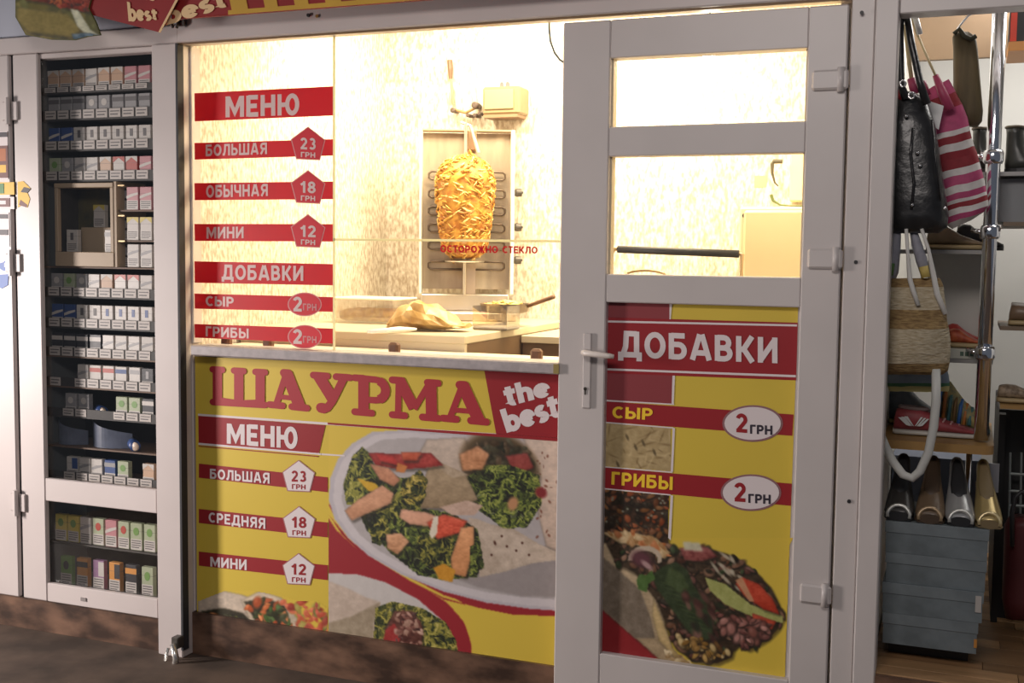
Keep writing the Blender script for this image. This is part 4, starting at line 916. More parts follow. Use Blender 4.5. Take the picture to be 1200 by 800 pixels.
for yv in (223, 265, 305):
    z_ = at(608, yv, 1.3).z; MB().lathe([(.014, 0), (.019, .010), (.017, .034)], (gx+GW+.001, GCY+.02, z_), 16, axis='x').box(gx+GW+.035, gx+GW+.040, GCY, GCY+.04, z_-.005, z_+.005).build('knob', DMET, gr_)
MYc = GCY-.045; mcx = gx-.008; mz0, mz1 = gz(303), gz(180)
MB().tube([(mcx, MYc, gz0-.001), (mcx, MYc, gz1+.03)], .007, 10).lathe([(.085, 0), (.09, .006), (.01, .012)], (mcx, MYc, mz0-.016), 24).build('spit', STEEL, gr_)
bx('spit_bracket', mat('bracket_brown', (.28, .18, .11), .4, .4), gr_, mcx+.010, mcx+.050, MYc+.05, GCY+.10, gz1-.085, gz1+.002, c=.004)
MB().tube([(mcx-.02, MYc+.02, gz1+.035), (mcx+.02, MYc+.01, gz1+.02), (mcx+.058, MYc, gz1-.10)], [.006, .007, .009], 8).build('top_handle', STEEL, gr_)
bx('spit_column', mat('column_grey', (.42, .35, .30), .4, .4), gr_, mcx-.004, mcx+.050, MYc+.03, GCY+.09, gz0, mz0-.02)
gr_.rotation_euler = (0, 0, gA)
mp = Vector((gx, GCY, 0))+Matrix.Rotation(gA, 3, 'Z')@Vector((mcx-gx, MYc-GCY, 0))
MEAT = mat('roast_meat', (.62, .34, .06), .45, col2=(.34, .12, .015), scale=26, bump=.5, thr=(.34, .60), detail=6)
H_ = mz1-mz0
MR = [(0, .050), (.06, .088), (.2, .104), (.4, .118), (.6, .127), (.75, .128), (.85, .115), (.93, .084), (.98, .045), (1, .01)]
def mrad(u):
    for (a, b), (c, d) in zip(MR, MR[1:]):
        if u <= c: return b+(d-b)*(u-a)/(c-a)
    return .01
mt = tag(MB().lathe([(mrad(i/24), H_*i/24) for i in range(25)], (mp.x, mp.y, mz0), 36, jit=.06).build('meat_cone', MEAT, None, smooth=True), 'golden roast meat cone stacked on the spit of the grill', 'meat')
SHR = [mat('meat_strip_golden', (.70, .42, .085), .4, var=.3, scale=60), mat('meat_strip_amber', (.58, .26, .03), .4, var=.3, scale=60), mat('meat_strip_brown', (.42, .18, .05), .5), mat('meat_strip_pale', (.80, .58, .22), .4)]
for mi_, m_ in enumerate(SHR):
    mb = MB()
    for _ in range([260, 240, 90, 120][mi_]):
        u = rnd.uniform(.01, .97); a = rnd.uniform(0, 6.283); da = rnd.uniform(.12, .42)*rnd.choice((-1, 1)); dz = rnd.uniform(-.035, .035); ww = rnd.uniform(.0022, .0055); pts = []
        for t_ in (0, .33, .66, 1):
            rq = mrad(min(.99, max(0, u+dz*t_/H_)))+.001+.006*math.sin(t_*3.14); pts.append((mp.x+rq*math.cos(a+da*t_), mp.y+rq*math.sin(a+da*t_), mz0+H_*u+dz*t_))
        mb.tube(pts, [ww*.5, ww, ww, ww*.4], 5)
    stuff(mb.build('meat_shreds', m_, mt, smooth=True))
# food on the worktop
def ellip(cx, cy, rx, ry, n=20): return [(cx+rx*math.cos(2*math.pi*i/n), cy+ry*math.sin(2*math.pi*i/n)) for i in range(n)]
CLR = glass('clear_plastic', .22, (.97, .95, .92))
def on(px, py): return atz(px, py, WT)
# tray with rolls, rear left
p = at(441, 370, .95)
tr = thing('food_container', 'clear plastic food container with pale lid at the left end of the worktop', 'container', (p.x, .95, WT))
bx('wall', CLR, tr, p.x-.15, p.x+.13, .845, .85, WT+.001, WT+.10); bx('wall', CLR, tr, p.x-.15, p.x+.13, 1.05, 1.055, WT+.001, WT+.10); bx('wall', CLR, tr, p.x-.155, p.x-.15, .845, 1.055, WT+.001, WT+.10); bx('wall', CLR, tr, p.x+.13, p.x+.135, .845, 1.055, WT+.001, WT+.10)
bx('rim', mat('pale_rim', (.85, .80, .70), .3), tr, p.x-.165, p.x+.14, .84, 1.06, WT+.10, WT+.108, c=.003)
FIL = mat('roll_golden', (.80, .52, .14), .5, col2=(.55, .28, .06), scale=40, bump=.3)
for k in range(2): tag(MB().tube([(p.x-.14, .90+.07*k, WT+.031), (p.x-.10, .90+.07*k, WT+.034), (p.x+.08, .90+.07*k, WT+.034), (p.x+.12, .90+.07*k, WT+.031)], [.018, .028, .028, .018], 14).build('bread_roll', FIL, None, smooth=True), 'golden bread roll %s in the clear container' % ('in front' if k == 0 else 'at the back'), 'bread roll')
# bag of flatbread
q0 = at(500, 372, .62)
mb = MB(); rr = []
for i in range(13):
    u = i/12; x_ = q0.x-.155+.33*u; h_ = .02+.105*abs(math.sin(min(1, u*1.15)*math.pi))**.7*(1-.35*u); d_ = .10*(.35+.65*math.sin(u*math.pi)); z_ = WT+.002+.03*max(0, u-.6)
    rr.append([(x_+rnd.uniform(-.008, .008), .62+d_*math.cos(a)+rnd.uniform(-.01, .01), z_+h_/2*(1+math.sin(a))*(1+rnd.uniform(-.12, .12))+.0004) for a in [2*math.pi*k/14 for k in range(14)]])
BAG = mat('flatbread', (.74, .56, .27), .35, col2=(.50, .31, .10), scale=16, bump=.6)
tag(mb.rings(rr).build('flatbread', BAG, None, smooth=False), 'crumpled flatbread wrap lying on the worktop before the grill', 'flatbread')
tg = thing('tongs', 'white plastic tongs leaning on the front edge of the worktop', 'tongs', (q0.x-.04, .42, WT))
MB().tube([(q0.x-.10, .33, WT+.008), (q0.x-.03, .45, WT+.014), (q0.x+.01, .50, WT+.012)], [.006, .009, .005], 8).build('arm', mat('white_gloss', (.9, .9, .9), .2), tg, smooth=True)
MB().tube([(q0.x-.085, .325, WT+.008), (q0.x-.01, .44, WT+.013), (q0.x+.02, .49, WT+.012)], [.006, .008, .005], 8).build('arm', mat('white_gloss', (.9, .9, .9), .2), tg, smooth=True)
# glass dish and pan of fries
p = at(579, 366, .78)
ds = thing('glass_dish', 'clear square dish on the worktop right of the flatbread', 'dish', (p.x, .8, WT))
bx('base', mat('dish_base', (.30, .27, .24), .3), ds, p.x-.075, p.x+.070, .74, .88, WT+.0005, WT+.014, c=.004)
for a in ((p.x-.075, p.x+.07, .74, .745), (p.x-.075, p.x+.07, .875, .88), (p.x-.075, p.x-.07, .745, .875), (p.x+.065, p.x+.07, .745, .875)): bx('wall', CLR, ds, *a, WT+.014, WT+.095)
p = at(592, 344, 1.02)
pn = thing('frying_pan', 'dark frying pan with a long brown handle beside the grill', 'pan', (p.x, 1.02, WT))
MB().lathe([(.001, .055), (.075, .055), (.095, .062), (.105, .095), (.101, .095), (.090, .066), (.001, .062)], (p.x, 1.02, WT), 28).build('bowl', mat('pan_iron', (.22, .17, .13), .4, .5), pn, smooth=False)
MB().lathe([(.055, .0005), (.055, .006), (.012, .010), (.012, .054)], (p.x, 1.02, WT), 20).build('stand', STEEL, pn)
MB().tube([(p.x+.10, 1.02, WT+.085), (p.x+.16, .99, WT+.105), (p.x+.235, .96, WT+.13)], [.007, .009, .010], 8).build('handle', mat('handle_brown', (.22, .12, .07), .4), pn, smooth=True)
mb = MB()
for _ in range(60):
    a = rnd.uniform(0, 6.28); r_ = .08*math.sqrt(rnd.random()); an = rnd.uniform(0, 3.1); c = Vector((p.x+r_*math.cos(a), 1.02+r_*math.sin(a), WT+.076+rnd.uniform(0, .034)*(1-r_/.09)+.006)); dv = Vector((math.cos(an), math.sin(an), rnd.uniform(-.3, .3)))*.018
    mb.tube([c-dv, c+dv], .0055, 4)
tag(stuff(mb.build('fries', mat('fries', (.88, .68, .24), .5, var=.3, scale=60), None)), 'heap of golden chopped fries in the frying pan', 'fries')
# wall fittings above the grill
p0 = at(565, 138, 1.5); p1 = at(609, 100, 1.5)
bxm = mat('beige_box', (.27, .20, .11), .4)
wb = thing('control_box', 'beige wall box with two small plugs above the grill', 'electrical box', ((p0.x+p1.x)/2, 1.6, p0.z))
bx('body', bxm, wb, p0.x, p1.x, 1.50, 1.6195, p0.z+.014, p1.z, c=.008); bx('lid', mat('beige_lid', (.34, .26, .15), .4), wb, p0.x+.012, p1.x-.028, 1.492, 1.4995, p0.z+.035, p1.z-.014, c=.004)
bx('cover_edge', mat('brown_edge', (.25, .15, .09), .5), wb, p0.x+.004, p1.x-.01, 1.504, 1.61, p0.z, p0.z+.0135)
for x_ in (588, 595):
    c_ = at(x_, 96, 1.55); MB().lathe([(.009, 0), (.008, .02), (.004, .026)], (c_.x, 1.55, p1.z), 10).build('plug', mat('plug_grey', (.10, .10, .11), .5), wb)
vb = thing('gas_valves', 'small cluster of brass gas valves left of the beige wall box', 'valve', tuple(at(545, 128, 1.56)))
a = at(531, 128, 1.56); b = at(560, 124, 1.56)
MB().tube([(a.x, 1.57, a.z), ((a.x+b.x)/2, 1.565, a.z-.018), (b.x, 1.57, b.z)], .007, 8).build('pipe', mat('brass_dull', (.35, .24, .12), .4, .5), vb)
for px, py, r_ in ((530, 129, .012), (556, 123, .016), (548, 135, .009), (556, 135, .010), (562, 133, .009)):
    c_ = at(px, py, 1.55); MB().lathe([(r_*.6, .069), (r_, .03), (r_, 0), (r_*.6, -.004)], (c_.x, 1.55, c_.z), 12, axis='y').build('valve_knob', mat('valve_dark', (.10, .07, .06), .5), vb)
hb = thing('ladle', 'slim brown handled ladle hanging above the grill', 'ladle', tuple(at(528, 90, 1.58)))
a = at(526, 70, 1.59); b = at(527, 92, 1.59); c_ = at(530, 122, 1.59)
MB().tube([(a.x, 1.60, a.z), (a.x+.004, 1.60, (a.z+b.z)/2), (b.x, 1.60, b.z)], [.013, .014, .008], 8).build('handle', mat('ladle_handle', (.16, .10, .06), .5), hb)
MB().tube([(b.x, 1.60, b.z), (b.x+.01, 1.60, (b.z+c_.z)/2), (c_.x, 1.602, c_.z)], [.006, .007, .008], 8).build('stem', mat('ladle_stem', (.30, .22, .14), .4), hb)
cb = MB().tube([tuple(at(x, y, GY+.03)) for x, y in ((644.5, 8), (644, 20), (643.5, 34), (645, 48), (650, 62), (656, 70), (664, 75))], .0035, 8).build('cable', mat('cable_grey', (.10, .12, .14), .5), None, smooth=True)
tag(cb, 'thin dark cable hanging down at the upper right corner of the serving window', 'cable')
# bulb seen over the door pane
p = at(831, 58, .50)
lb = thing('ceiling_bulb', 'glaring bare bulb just behind the top pane of the white door', 'lamp', (p.x, .50, p.z))
MB().lathe([(.001, -.035), (.018, -.028), (.028, -.008), (.026, .012), (.014, .035), (.012, .05)], (p.x, .50, p.z), 16).build('bulb', emit('bulb_glow', (1, .92, .75), 60), lb, smooth=True)
MB().lathe([(.016, .05), (.018, .052), (.018, .09), (.006, .10)], (p.x, .50, p.z), 14).build('socket', BLK, lb); MB().tube([(p.x, .5, p.z+.10), (p.x, .5, 2.679)], .003, 6).build('cord', BLK, lb)
# fridge, fuse box and trolley behind the door
FRM = mat('fridge_cream', (.62, .50, .30), .4)
fx0 = at(872, 280, 1.1).x; fzt = at(900, 245, 1.1).z
fr = thing('fridge', 'cream coloured fridge behind the glass door at right', 'fridge', (fx0+.2, 1.2, .1))
bx('body', mat('fridge_body', (.70, .60, .40), .4), fr, fx0-.025, -.32, 1.12, 1.60, .1005, fzt+.01, c=.008); bx('door', FRM, fr, fx0, -.325, 1.07, 1.118, .14, fzt-.004, c=.010)
MB().lathe([(.010, 0), (.010, -.02)], (at(870, 252, 1.05).x, 1.119, at(870, 252, 1.05).z), 12, axis='y').build('hinge_cap', BLK, fr)
fb0 = at(918, 240, 1.4)
fu = thing('fuse_box', 'pale wall box with a dark cable loop above the fridge', 'electrical box', (-.5, 1.6, fb0.z))
bx('body', mat('box_pale', (.75, .66, .42), .5), fu, fb0.x, -.31, 1.55, 1.6195, fb0.z+.02, fb0.z+.36, c=.006); bx('lid', mat('box_lid', (.68, .58, .36), .5), fu, fb0.x+.06, -.315, 1.535, 1.549, fb0.z+.03, fb0.z+.34, c=.004)
CBM = mat('wire_dark', (.08, .07, .04), .5)
wr = thing('wall_wire', 'dark wire loop running down beside the pale wall box', 'wire', tuple(at(906, 210, 1.5)))
MB().tube([tuple(at(x, y, 1.53)) for x, y in ((917, 189), (907, 189), (905, 192), (905, 203), (908, 214), (912, 218))], [.009, .010, .008, .006, .004, .003], 8).build('wire', CBM, wr)
MB().tube([tuple(at(x, y, 1.53)) for x, y in ((903.5, 228), (906, 235), (914, 240), (925, 241), (942, 241))], [.007, .006, .004, .003, .003], 8).build('wire', mat('wire_green', (.12, .16, .05), .5), wr)
tl = thing('trolley', 'trolley with a long black grip bar behind the middle pane of the door', 'trolley', tuple(at(790, 320, .7)))
TY = .55; a = at(724, 292, TY); b = at(866, 297.5, TY)
MB().tube([tuple(a), tuple(b)], .013, 12).build('grip', BLK, tl, smooth=True)
BRS = mat('frame_bronze', (.55, .40, .22), .3, .6)
a2 = at(714, 318, TY); b2 = at(864, 320, TY)
MB().tube([(a.x, TY, a.z), (a.x-.012, TY, a.z+.002), (a.x-.022, TY, a.z-.014), (a2.x, TY, a2.z), (a2.x-.01, TY, .108)], .008, 8).build('frame', BRS, tl, smooth=True)
MB().tube([(b.x, TY, b.z), (b.x+.012, TY, b.z-.002), (b.x+.008, TY, b.z-.03), (b.x+.004, TY, .108)], .008, 8).build('frame', BRS, tl, smooth=True)
c_ = at(757, 318, TY+.05); MB().tube([(c_.x+.07*math.cos(t_), TY+.05, c_.z-.012+.016*math.sin(t_)) for t_ in [math.pi*k/8 for k in range(9)]], .005, 8).build('hoop', BRS, tl, smooth=True)
MB().box(a2.x, b.x, TY-.02, TY+.3, .35, .37, c=.005).build('tray', STEEL, tl)
nt_ = thing('wall_note', 'small faint orange note stuck on the wall left of the wire', 'note', tuple(at(892, 212, 1.6)))
prismpx('sheet', [(884, 206), (899, 206), (898, 219), (884, 220)], 1.6185, .0012, mat('note_orange', (.70, .42, .26), .6), nt_)

# ------------------------------------------------------------------ shoe and bag shop at the right
SF = .30
struct(bx('floor', mat('shop_subfloor', (.08, .05, .03), .7), None, XS-.02, 1.5, .0005, 1.62, .12, SF-.012))
flr = bpy.data.objects[-1] if False else sempty('trim_7')
PLK = [mat('plank_%s' % n_, c, .45, var=.35, scale=6, stretch=(.25, 3, 1)) for n_, c in (('light', (.50, .29, .14)), ('mid', (.38, .21, .10)), ('dark', (.27, .15, .07)))]
pl_proto = {}
floor_plank_parent = bpy.data.objects['floor.002']
for r_ in range(22):
    y0 = .004+r_*.073; x_ = XS-.018-.3*rnd.random() if r_ % 2 else XS-.018
    xs_ = [XS-.018]; cur = XS-.018+rnd.uniform(.15, .5)
    while cur < 1.1: xs_.append(cur); cur += rnd.uniform(.4, .6)
    xs_.append(1.2)
    for a, b in zip(xs_, xs_[1:]): MB().box(a+.0008, b-.0008, y0, y0+.0718, SF-.0118, SF+rnd.uniform(-.0006, .0006), c=.001).build('plank', rnd.choice(PLK), floor_plank_parent)
struct(bx('baseboard_front', STONE, None, XS+.001, 1.5, -.02, .0, .0005, SF-.002))
struct(bx('wall_back', SHOPW, None, -.235, 1.5, 1.62, 1.68, .12, 2.62)); struct(bx('wall_right', SHOPW, None, 1.45, 1.5, .08, 1.62, SF, 2.62))
struct(bx('ceiling', SHOPW, None, -.235, 1.5, .071, 1.68, 2.62, 2.68))
YR = .30
def pxb(name, m, par, x0, y0, x1, y1, Y, d, c=0):
    a, b, c0, c1 = rect(x0, y0, x1, y1, Y); return bx(name, m, par, a, b, Y, Y+d, c0, c1, c=c)
WSH = mat('wood_shelf', (.42, .24, .08), .4, var=.25, scale=5, stretch=(.3, 3, 1)); 
GREYP = mat('grey_panel', (.34, .34, .35), .5, var=.1, scale=4)
# rack
rc = thing('chrome_rack', 'chrome tube shoe rack with a wooden lower shelf inside the shop opening', 'rack', (at(1160, 500, YR).x, YR, SF))
pxa = at(1171, 20, YR).x; zsf_ = at(1100, 519, .22).z
MB().tube([(pxa, YR, at(1157, 516, YR).z+.001), (pxa, YR, 2.618)], .0205, 20).build('pole', CHROME, rc, smooth=True)
MB().tube([(pxa-.03, .62, SF+.001), (pxa-.03, .62, zsf_-.027)], .010, 12).build('pole', CHROME, rc, smooth=True)
for y in (272, 184, 414):
    z = at(1166, y, YR).z; MB().lathe([(.025, -.02), (.029, -.012), (.029, .012), (.025, .02)], (pxa, YR, z), 16).tube([(pxa-.02, YR, z), (pxa-.05, .32, z+.006)], .007, 8).build('clamp', CHROME, rc, smooth=True)
zsf = at(1100, 519, .22).z
sh = [(XS-.03, .22)] + [(pxa+.035-.03+.03*math.cos(a), .22+.03-.03*math.sin(a)) for a in [math.pi/2*(1-k/6) for k in range(7)]] + [(pxa+.035, .75), (XS-.03, .75)]
MB().slab(sh, zsf-.026, zsf).build('wooden_shelf', WSH, rc)
def rsh(y, x1=1164, x0=1040, Yf=.34, m=None, d=.34):
    a = at(x0, y, Yf); b = at(x1, y, Yf); return bx('shelf', m or mat('rack_shelf_grey', (.32, .31, .30), .4, .3), rc, max(a.x, -.234), b.x, Yf, Yf+d, a.z-.012, a.z), a.z
_, zA = rsh(292); _, zB = rsh(417); _, zC = rsh(203, x1=1240)
GSH = mat('shelf_edge_brown', (.20, .14, .09), .5)
_, zD = rsh(260, x1=1260, x0=1176, m=GSH); _, zE = rsh(382, x1=1260, x0=1172, m=GSH); _, zF = rsh(474, x1=1260, x0=1172, m=WSH)
rail = thing('hanging_rail', 'chrome rail under the shop header from which the handbags hang', 'rail', (0, .14, 2.2))
zr = at(1060, 14, .14).z+.035
MB().tube([(-.226, .14, zr), (1.40, .14, zr)], .011, 12).build('tube', CHROME, rail, smooth=True)
for x_ in (-.2, .9): MB().tube([(x_, .14, zr), (x_, .14, 2.619)], .006, 8).build('hanger', CHROME, rail)
# panels behind and header board
tag(pxb('header_board', mat('header_brown', (.30, .20, .12), .6, var=.2, scale=4), None, 1040, 12, 1260, 62, .85, .03), 'brown board across the top of the shop behind the bags', 'board')
pxb('back_panel', mat('panel_white', (.62, .62, .58), .5), rc, 1088, 292, 1160, 413, .66, .02)
tag(pxb('grey_bin', mat('bin_blue_grey', (.17, .19, .25), .5), None, 1046, 533, 1148, 600, .80, .2), 'blue grey bin under the wooden shelf behind the heels', 'bin')
bn_ = thing('storage_box', 'black storage box with a red stripe at the top right shelf', 'box', tuple(at(1192, 50, .7)))
p = pxb('body', BLK, bn_, 1184, 12, 1260, 49, .60, .2); pxb('stripe', mat('stripe_red', (.50, .05, .03), .5), bn_, 1185, 15, 1191, 48, .597, .003); pxb('rim', mat('rim_orange', (.55, .25, .08), .5), bn_, 1182, 49, 1260, 56, .59, .25)
# shoe boxes
BXM = mat('shoe_box_grey', (.20, .235, .25), .65, col2=(.14, .165, .175), scale=14, bump=.05); BXL = mat('shoe_box_lid_grey', (.22, .255, .27), .65, var=.2, scale=14)
bys = [(1035, 1156, 610, 645), (1034, 1155, 645, 681), (1034, 1153, 681, 717), (1033, 1148, 717, 757)]
BOXY = .12; prev = None; tops = [at(1095, y, BOXY).z for y in (615, 652, 688, 724, 761)]
nm = ['topmost grey shoe box carrying the heeled shoes', 'second grey shoe box from the top of the stack, above the tagged one', 'third grey shoe box from the top, with a white tag', 'bottom grey shoe box of the stack']
plz = tops[4]
pt = tag(bx('plinth', mat('plinth_shadow', (.03, .025, .02), .6), None, -.19, .035, BOXY+.09, .40, SF+.0008, plz-.001), 'low plinth coloured as the dark shadow under the stack of grey shoe boxes', 'plinth')  # support whose dark colour gives the shadow beneath the boxes
for k in range(4):
    x0 = at(bys[k][0], 680, BOXY).x+.006*(k % 2); x1 = at(bys[k][1], 700, BOXY).x; z1, z0 = tops[k]-.0006, tops[k+1]
    t = thing('shoe_box', nm[k], 'shoe box', ((x0+x1)/2, .3, z0), 'grey shoe boxes')
    lh = (z1-z0)*.36
    bx('carton', BXM, t, x0+.003, x1-.003, BOXY+.003+.004*(k % 2), .44, z0, z1-lh+.004); bx('lid', BXL, t, x0, x1, BOXY+.004*(k % 2), .443, z1-lh, z1, c=.001)
    if k == 2 or k == 3: bx('tag', PWH if k == 2 else POR, t, x1-.022 if k == 2 else x1-.010, x1-.006 if k == 2 else x1-.002, BOXY+.001-.003+.004*(k % 2), BOXY+.0022+.004*(k % 2)-.002, z1-lh-.026 if k == 2 else z0+.02, z1-lh+.022 if k == 2 else z0+.045)
# heeled open-toe shoes on the top box, toes to the front
def superring(x, y, z, rx, rz, n=16, p=2.4, flat=True):
    o = []
    for k in range(n):
        a = 2*math.pi*k/n; c, s_ = math.cos(a), math.sin(a); X_ = rx*math.copysign(abs(c)**(2/p), c); Z_ = rz*math.copysign(abs(s_)**(2/p), s_)
        o.append((x+X_, y, z+rz+(Z_ if not flat or Z_ > 0 else Z_)))
    return o
def heel(label, px, m, inner, rim, w_=.042, lean=0., hgt=.10, Y0=.135):
    z = tops[0]-.0003; c = at(px, 606, Y0); x = c.x
    t = thing('heeled_shoe', label, 'shoe', (x, Y0, z))
    rows = [(0, .0, w_*.84, .013), (.02, .0, w_, .019), (.05, .008, w_*.96, .026), (.085, .028, w_*.82, .030), (.12, .056, w_*.66, .030), (.15, .080, w_*.54, .032), (.175, .095, w_*.50, .036), (.190, .098, w_*.40, .034)]
    MB().rings([superring(x+lean*a, Y0+a, z+b+.006, rx, rz) for a, b, rx, rz in rows]).build('upper', m, t, smooth=True)
    MB().rings([superring(x+lean*a, Y0+a-.003, z+b+.001, rx*1.03, .004, 12) for a, b, rx, rz in rows]).build('sole', inner, t)
    MB().tube([(x-w_*.72, Y0-.005, z+.010)]+[(x+w_*.78*math.cos(a), Y0-.006+.012*math.sin(a), z+.012+.034*math.sin(a)) for a in [math.pi*(1-k/10) for k in range(1, 10)]]+[(x+w_*.72, Y0-.005, z+.010)], .0055, 8).build('toe_rim', rim, t, smooth=True)
    MB().lathe([(w_*.70, 0), (w_*.70, .003)], (x, Y0-.006, z+.014), 16, axis='y', ry=.5).build('toe_opening', inner, t)
    MB().rings([[(x+lean*a+rx*math.cos(q_), Y0+a, z+b+2*rz+.004+.006*math.sin(q_)) for q_ in [2*math.pi*k/12 for k in range(12)]] for a, b, rx, rz in [(.060, .012, w_*.25, .026), (.075, .022, w_*.52, .028), (.10, .040, w_*.55, .029), (.13, .064, w_*.45, .030), (.155, .083, w_*.36, .032), (.170, .090, w_*.22, .034)]]).build('foot_opening', inner, t, smooth=True)
    MB().tube([(x+lean*.17, Y0+.175, z+.10), (x+lean*.17, Y0+.18, z+.04), (x+lean*.17, Y0+.178, z+.0002)], [.014, .008, .007], 8).build('heel', m, t)
    return t
M1 = mat('shoe_black', (.035, .032, .030), .3); M2 = mat('shoe_brown', (.15, .10, .06), .35); M3 = mat('shoe_silver', (.33, .33, .33), .25, .3); M4 = mat('shoe_gold', (.42, .32, .14), .28, .5); RIMS = mat('rim_silver', (.60, .60, .56), .25, .4)
heel('black open-toe heel with a silver rim, leftmost on the top shoe box', 1053, M1, BLK, RIMS)
heel('brown open-toe heel on the top shoe box, next to the black one', 1089.5, M2, mat('insole_brown', (.08, .05, .03), .5), mat('rim_bronze', (.42, .30, .18), .3, .3))
heel('silver grey open-toe heel on the top shoe box', 1126, M3, BLK, RIMS, lean=-.10)
heel('gold heel at the right end of the top shoe box', 1160, M4, mat('insole_gold', (.22, .16, .08), .5), mat('rim_gold', (.66, .54, .30), .25, .5), lean=-.12, w_=.038)
# sneakers and shoes lying along the shelves (toe to the right)
def lowshoe(name, label, x0, x1, ytop, ybot, Y, z, up, solem, w_=.042, collar=None, h=None, flip=False, group=None, deco=None):
    a = at(x0, ybot, Y).x; b = at(x1, ybot, Y).x; h = h or (at((x0+x1)/2, ytop, Y).z-at((x0+x1)/2, ybot, Y).z); Ln = b-a
    t = thing(name, label, 'shoe', ((a+b)/2, Y, z), group)
    rr = []; sr = []
    for u, hh, ww in ((0, .55, .55), (.03, .92, .78), (.15, 1.0, .9), (.30, .97, .9), (.42, .80, .9), (.55, .62, .98), (.75, .44, 1.05), (.9, .32, .9), (.97, .22, .6), (1.0, .12, .3)):
        uu = 1-u if flip else u; x_ = a+Ln*uu; hz = max(.008, h*hh-.014)/2
        rr.append([(x_, Y+w_*ww*math.copysign(abs(math.cos(q_))**.8, math.cos(q_)), z+.014+hz+hz*math.copysign(abs(math.sin(q_))**.7, math.sin(q_))) for q_ in [2*math.pi*k/16 for k in range(16)]])
        sr.append([(a+Ln*(.5+(uu-.5)*1.02), Y+w_*ww*1.06*math.cos(q_), z+.0085+.0083*math.copysign(abs(math.sin(q_))**.4, math.sin(q_))) for q_ in [2*math.pi*k/16 for k in range(16)]])
    MB().rings(rr).build('upper', up, t, smooth=True); MB().rings(sr).build('sole', solem, t, smooth=True)
    if collar: MB().tube([(a+Ln*((1-.22) if flip else .22)+Ln*.16*math.cos(q_)*1, Y+w_*.55*math.sin(q_), z+h*(.97-.03*math.cos(q_))) for q_ in [2*math.pi*k/14 for k in range(14)]], .006, 6, closed=True).build('collar', collar, t, smooth=True)
    if deco: deco(t, a, Ln, Y, z, h)
    return t
RSN = mat('sneaker_red', (.34, .055, .065), .55, var=.25, scale=30); WSO = mat('sole_white', (.58, .56, .50), .5); 
def wings(t, a, Ln, Y, z, h):
    for s_ in (0, 1):
        mb = MB(); X_ = a+Ln*.24; Z_ = z+.030; yy = Y-.048
        for k in range(3):
            o = k*.009; pts = [(X_+(.006+o if s_ else -.006-o), Z_+.004), (X_+(.024+o if s_ else -.030-o), Z_+.030-.002*k), (X_+(.018+o if s_ else -.020-o), Z_+.030-.002*k), (X_+(.001+o*.6 if s_ else -.001-o*.6), Z_+.001)]
            mb.prism(pts, yy, yy+.003)
        mb.build('wing_logo', mat('logo_white', (.75, .75, .75), .4), t)
    for k in range(4): MB().tube([(a+Ln*(.48+.08*k), Y-.035, z+h*(.66-.09*k)), (a+Ln*(.50+.08*k), Y, z+h*(.72-.09*k)), (a+Ln*(.48+.08*k), Y+.035, z+h*(.66-.09*k))], .003, 6).build('lace', mat('lace_pink', (.60, .35, .34), .5), t)
lowshoe('sneaker', 'red sneaker with a white winged mark on the wooden shelf', 1047, 1151, 484, 516, .37, zsf+.0004, RSN, WSO, .042, mat('collar_grey', (.25, .18, .17), .7), deco=wings)
def swirl(t, a, Ln, Y, z, h):
    B_ = [mat('patch_blue', (.05, .16, .45), .5), mat('patch_orange', (.55, .20, .05), .5), mat('patch_teal', (.08, .20, .20), .5), mat('patch_brown', (.22, .13, .05), .5)]
    for k in range(9): MB().tube([(a+Ln*(.10+.09*k), Y-.046+.01*(k > 6), z+.03), (a+Ln*(.13+.09*k), Y-.045+.012*(k > 4), z+h*(.75-.055*k)), (a+Ln*(.15+.09*k), Y-.02, z+h*(.92-.07*k))], .006, 6).build('patch', B_[k % 4], t, smooth=True)
lowshoe('sneaker', 'patterned yellow green and blue sneaker behind the red one', 1092, 1160, 436, 497, .475, zsf+.0004, mat('sneaker_yellow', (.46, .36, .13), .6, col2=(.20, .22, .14), scale=45), mat('sole_teal', (.10, .15, .14), .5), .042, deco=swirl)
lowshoe('sneaker', 'grey blue sneaker with a yellow edge at the left of the wooden shelf', 1040, 1104, 450, 500, .60, zsf+.0004, mat('sneaker_grey', (.20, .23, .27), .6, var=.3, scale=30), mat('sole_yellow', (.45, .38, .16), .5), .045, mat('collar_yellow', (.55, .45, .18), .6))
lowshoe('shoe', 'dark brown flat shoe on the wooden shelf behind the red sneaker', 1048, 1096, 468, 492, .50, zsf+.0004, mat('shoe_dark_brown', (.10, .08, .07), .5), BLK, .035)
lowshoe('sandal', 'orange red flowered sandal on the shelf beside the chrome pole', 1110, 1156, 383, 405, .42, zB+.0004+.03, mat('sandal_orange', (.60, .14, .05), .5, col2=(.30, .03, .02), scale=40), mat('sole_tan', (.45, .34, .18), .5), .04)
lowshoe('sandal', 'small dark red sandal behind the orange one', 1110, 1150, 362, 385, .60, zB+.0004+.03, mat('sandal_red', (.42, .04, .03), .5), mat('sole_tan', (.45, .34, .18), .5), .04)
bx_ = thing('shoe_box', 'small white shoe box with green print under the orange sandal', 'shoe box', (0, .42, zB)); aa = at(1092, 410, .36).x; ab = at(1144, 410, .36).x
bx('carton', mat('box_cream', (.62, .62, .54), .5), bx_, aa, ab, .352, .650, zB+.0004, zB+.030, c=.001)
for k in range(3): bx('print', mat('print_green', (.10, .16, .12), .5), bx_, ab-.045+.014*k, ab-.035+.014*k, .3505, .352, zB+.009, zB+.022)
lowshoe('shoe', 'tan moccasin on the shelf behind the striped bag', 1086, 1158, 262, 291, .40, zA+.0004, mat('shoe_tan', (.30, .22, .14), .5, var=.3, scale=20), mat('sole_tan', (.45, .34, .18), .5), .045)
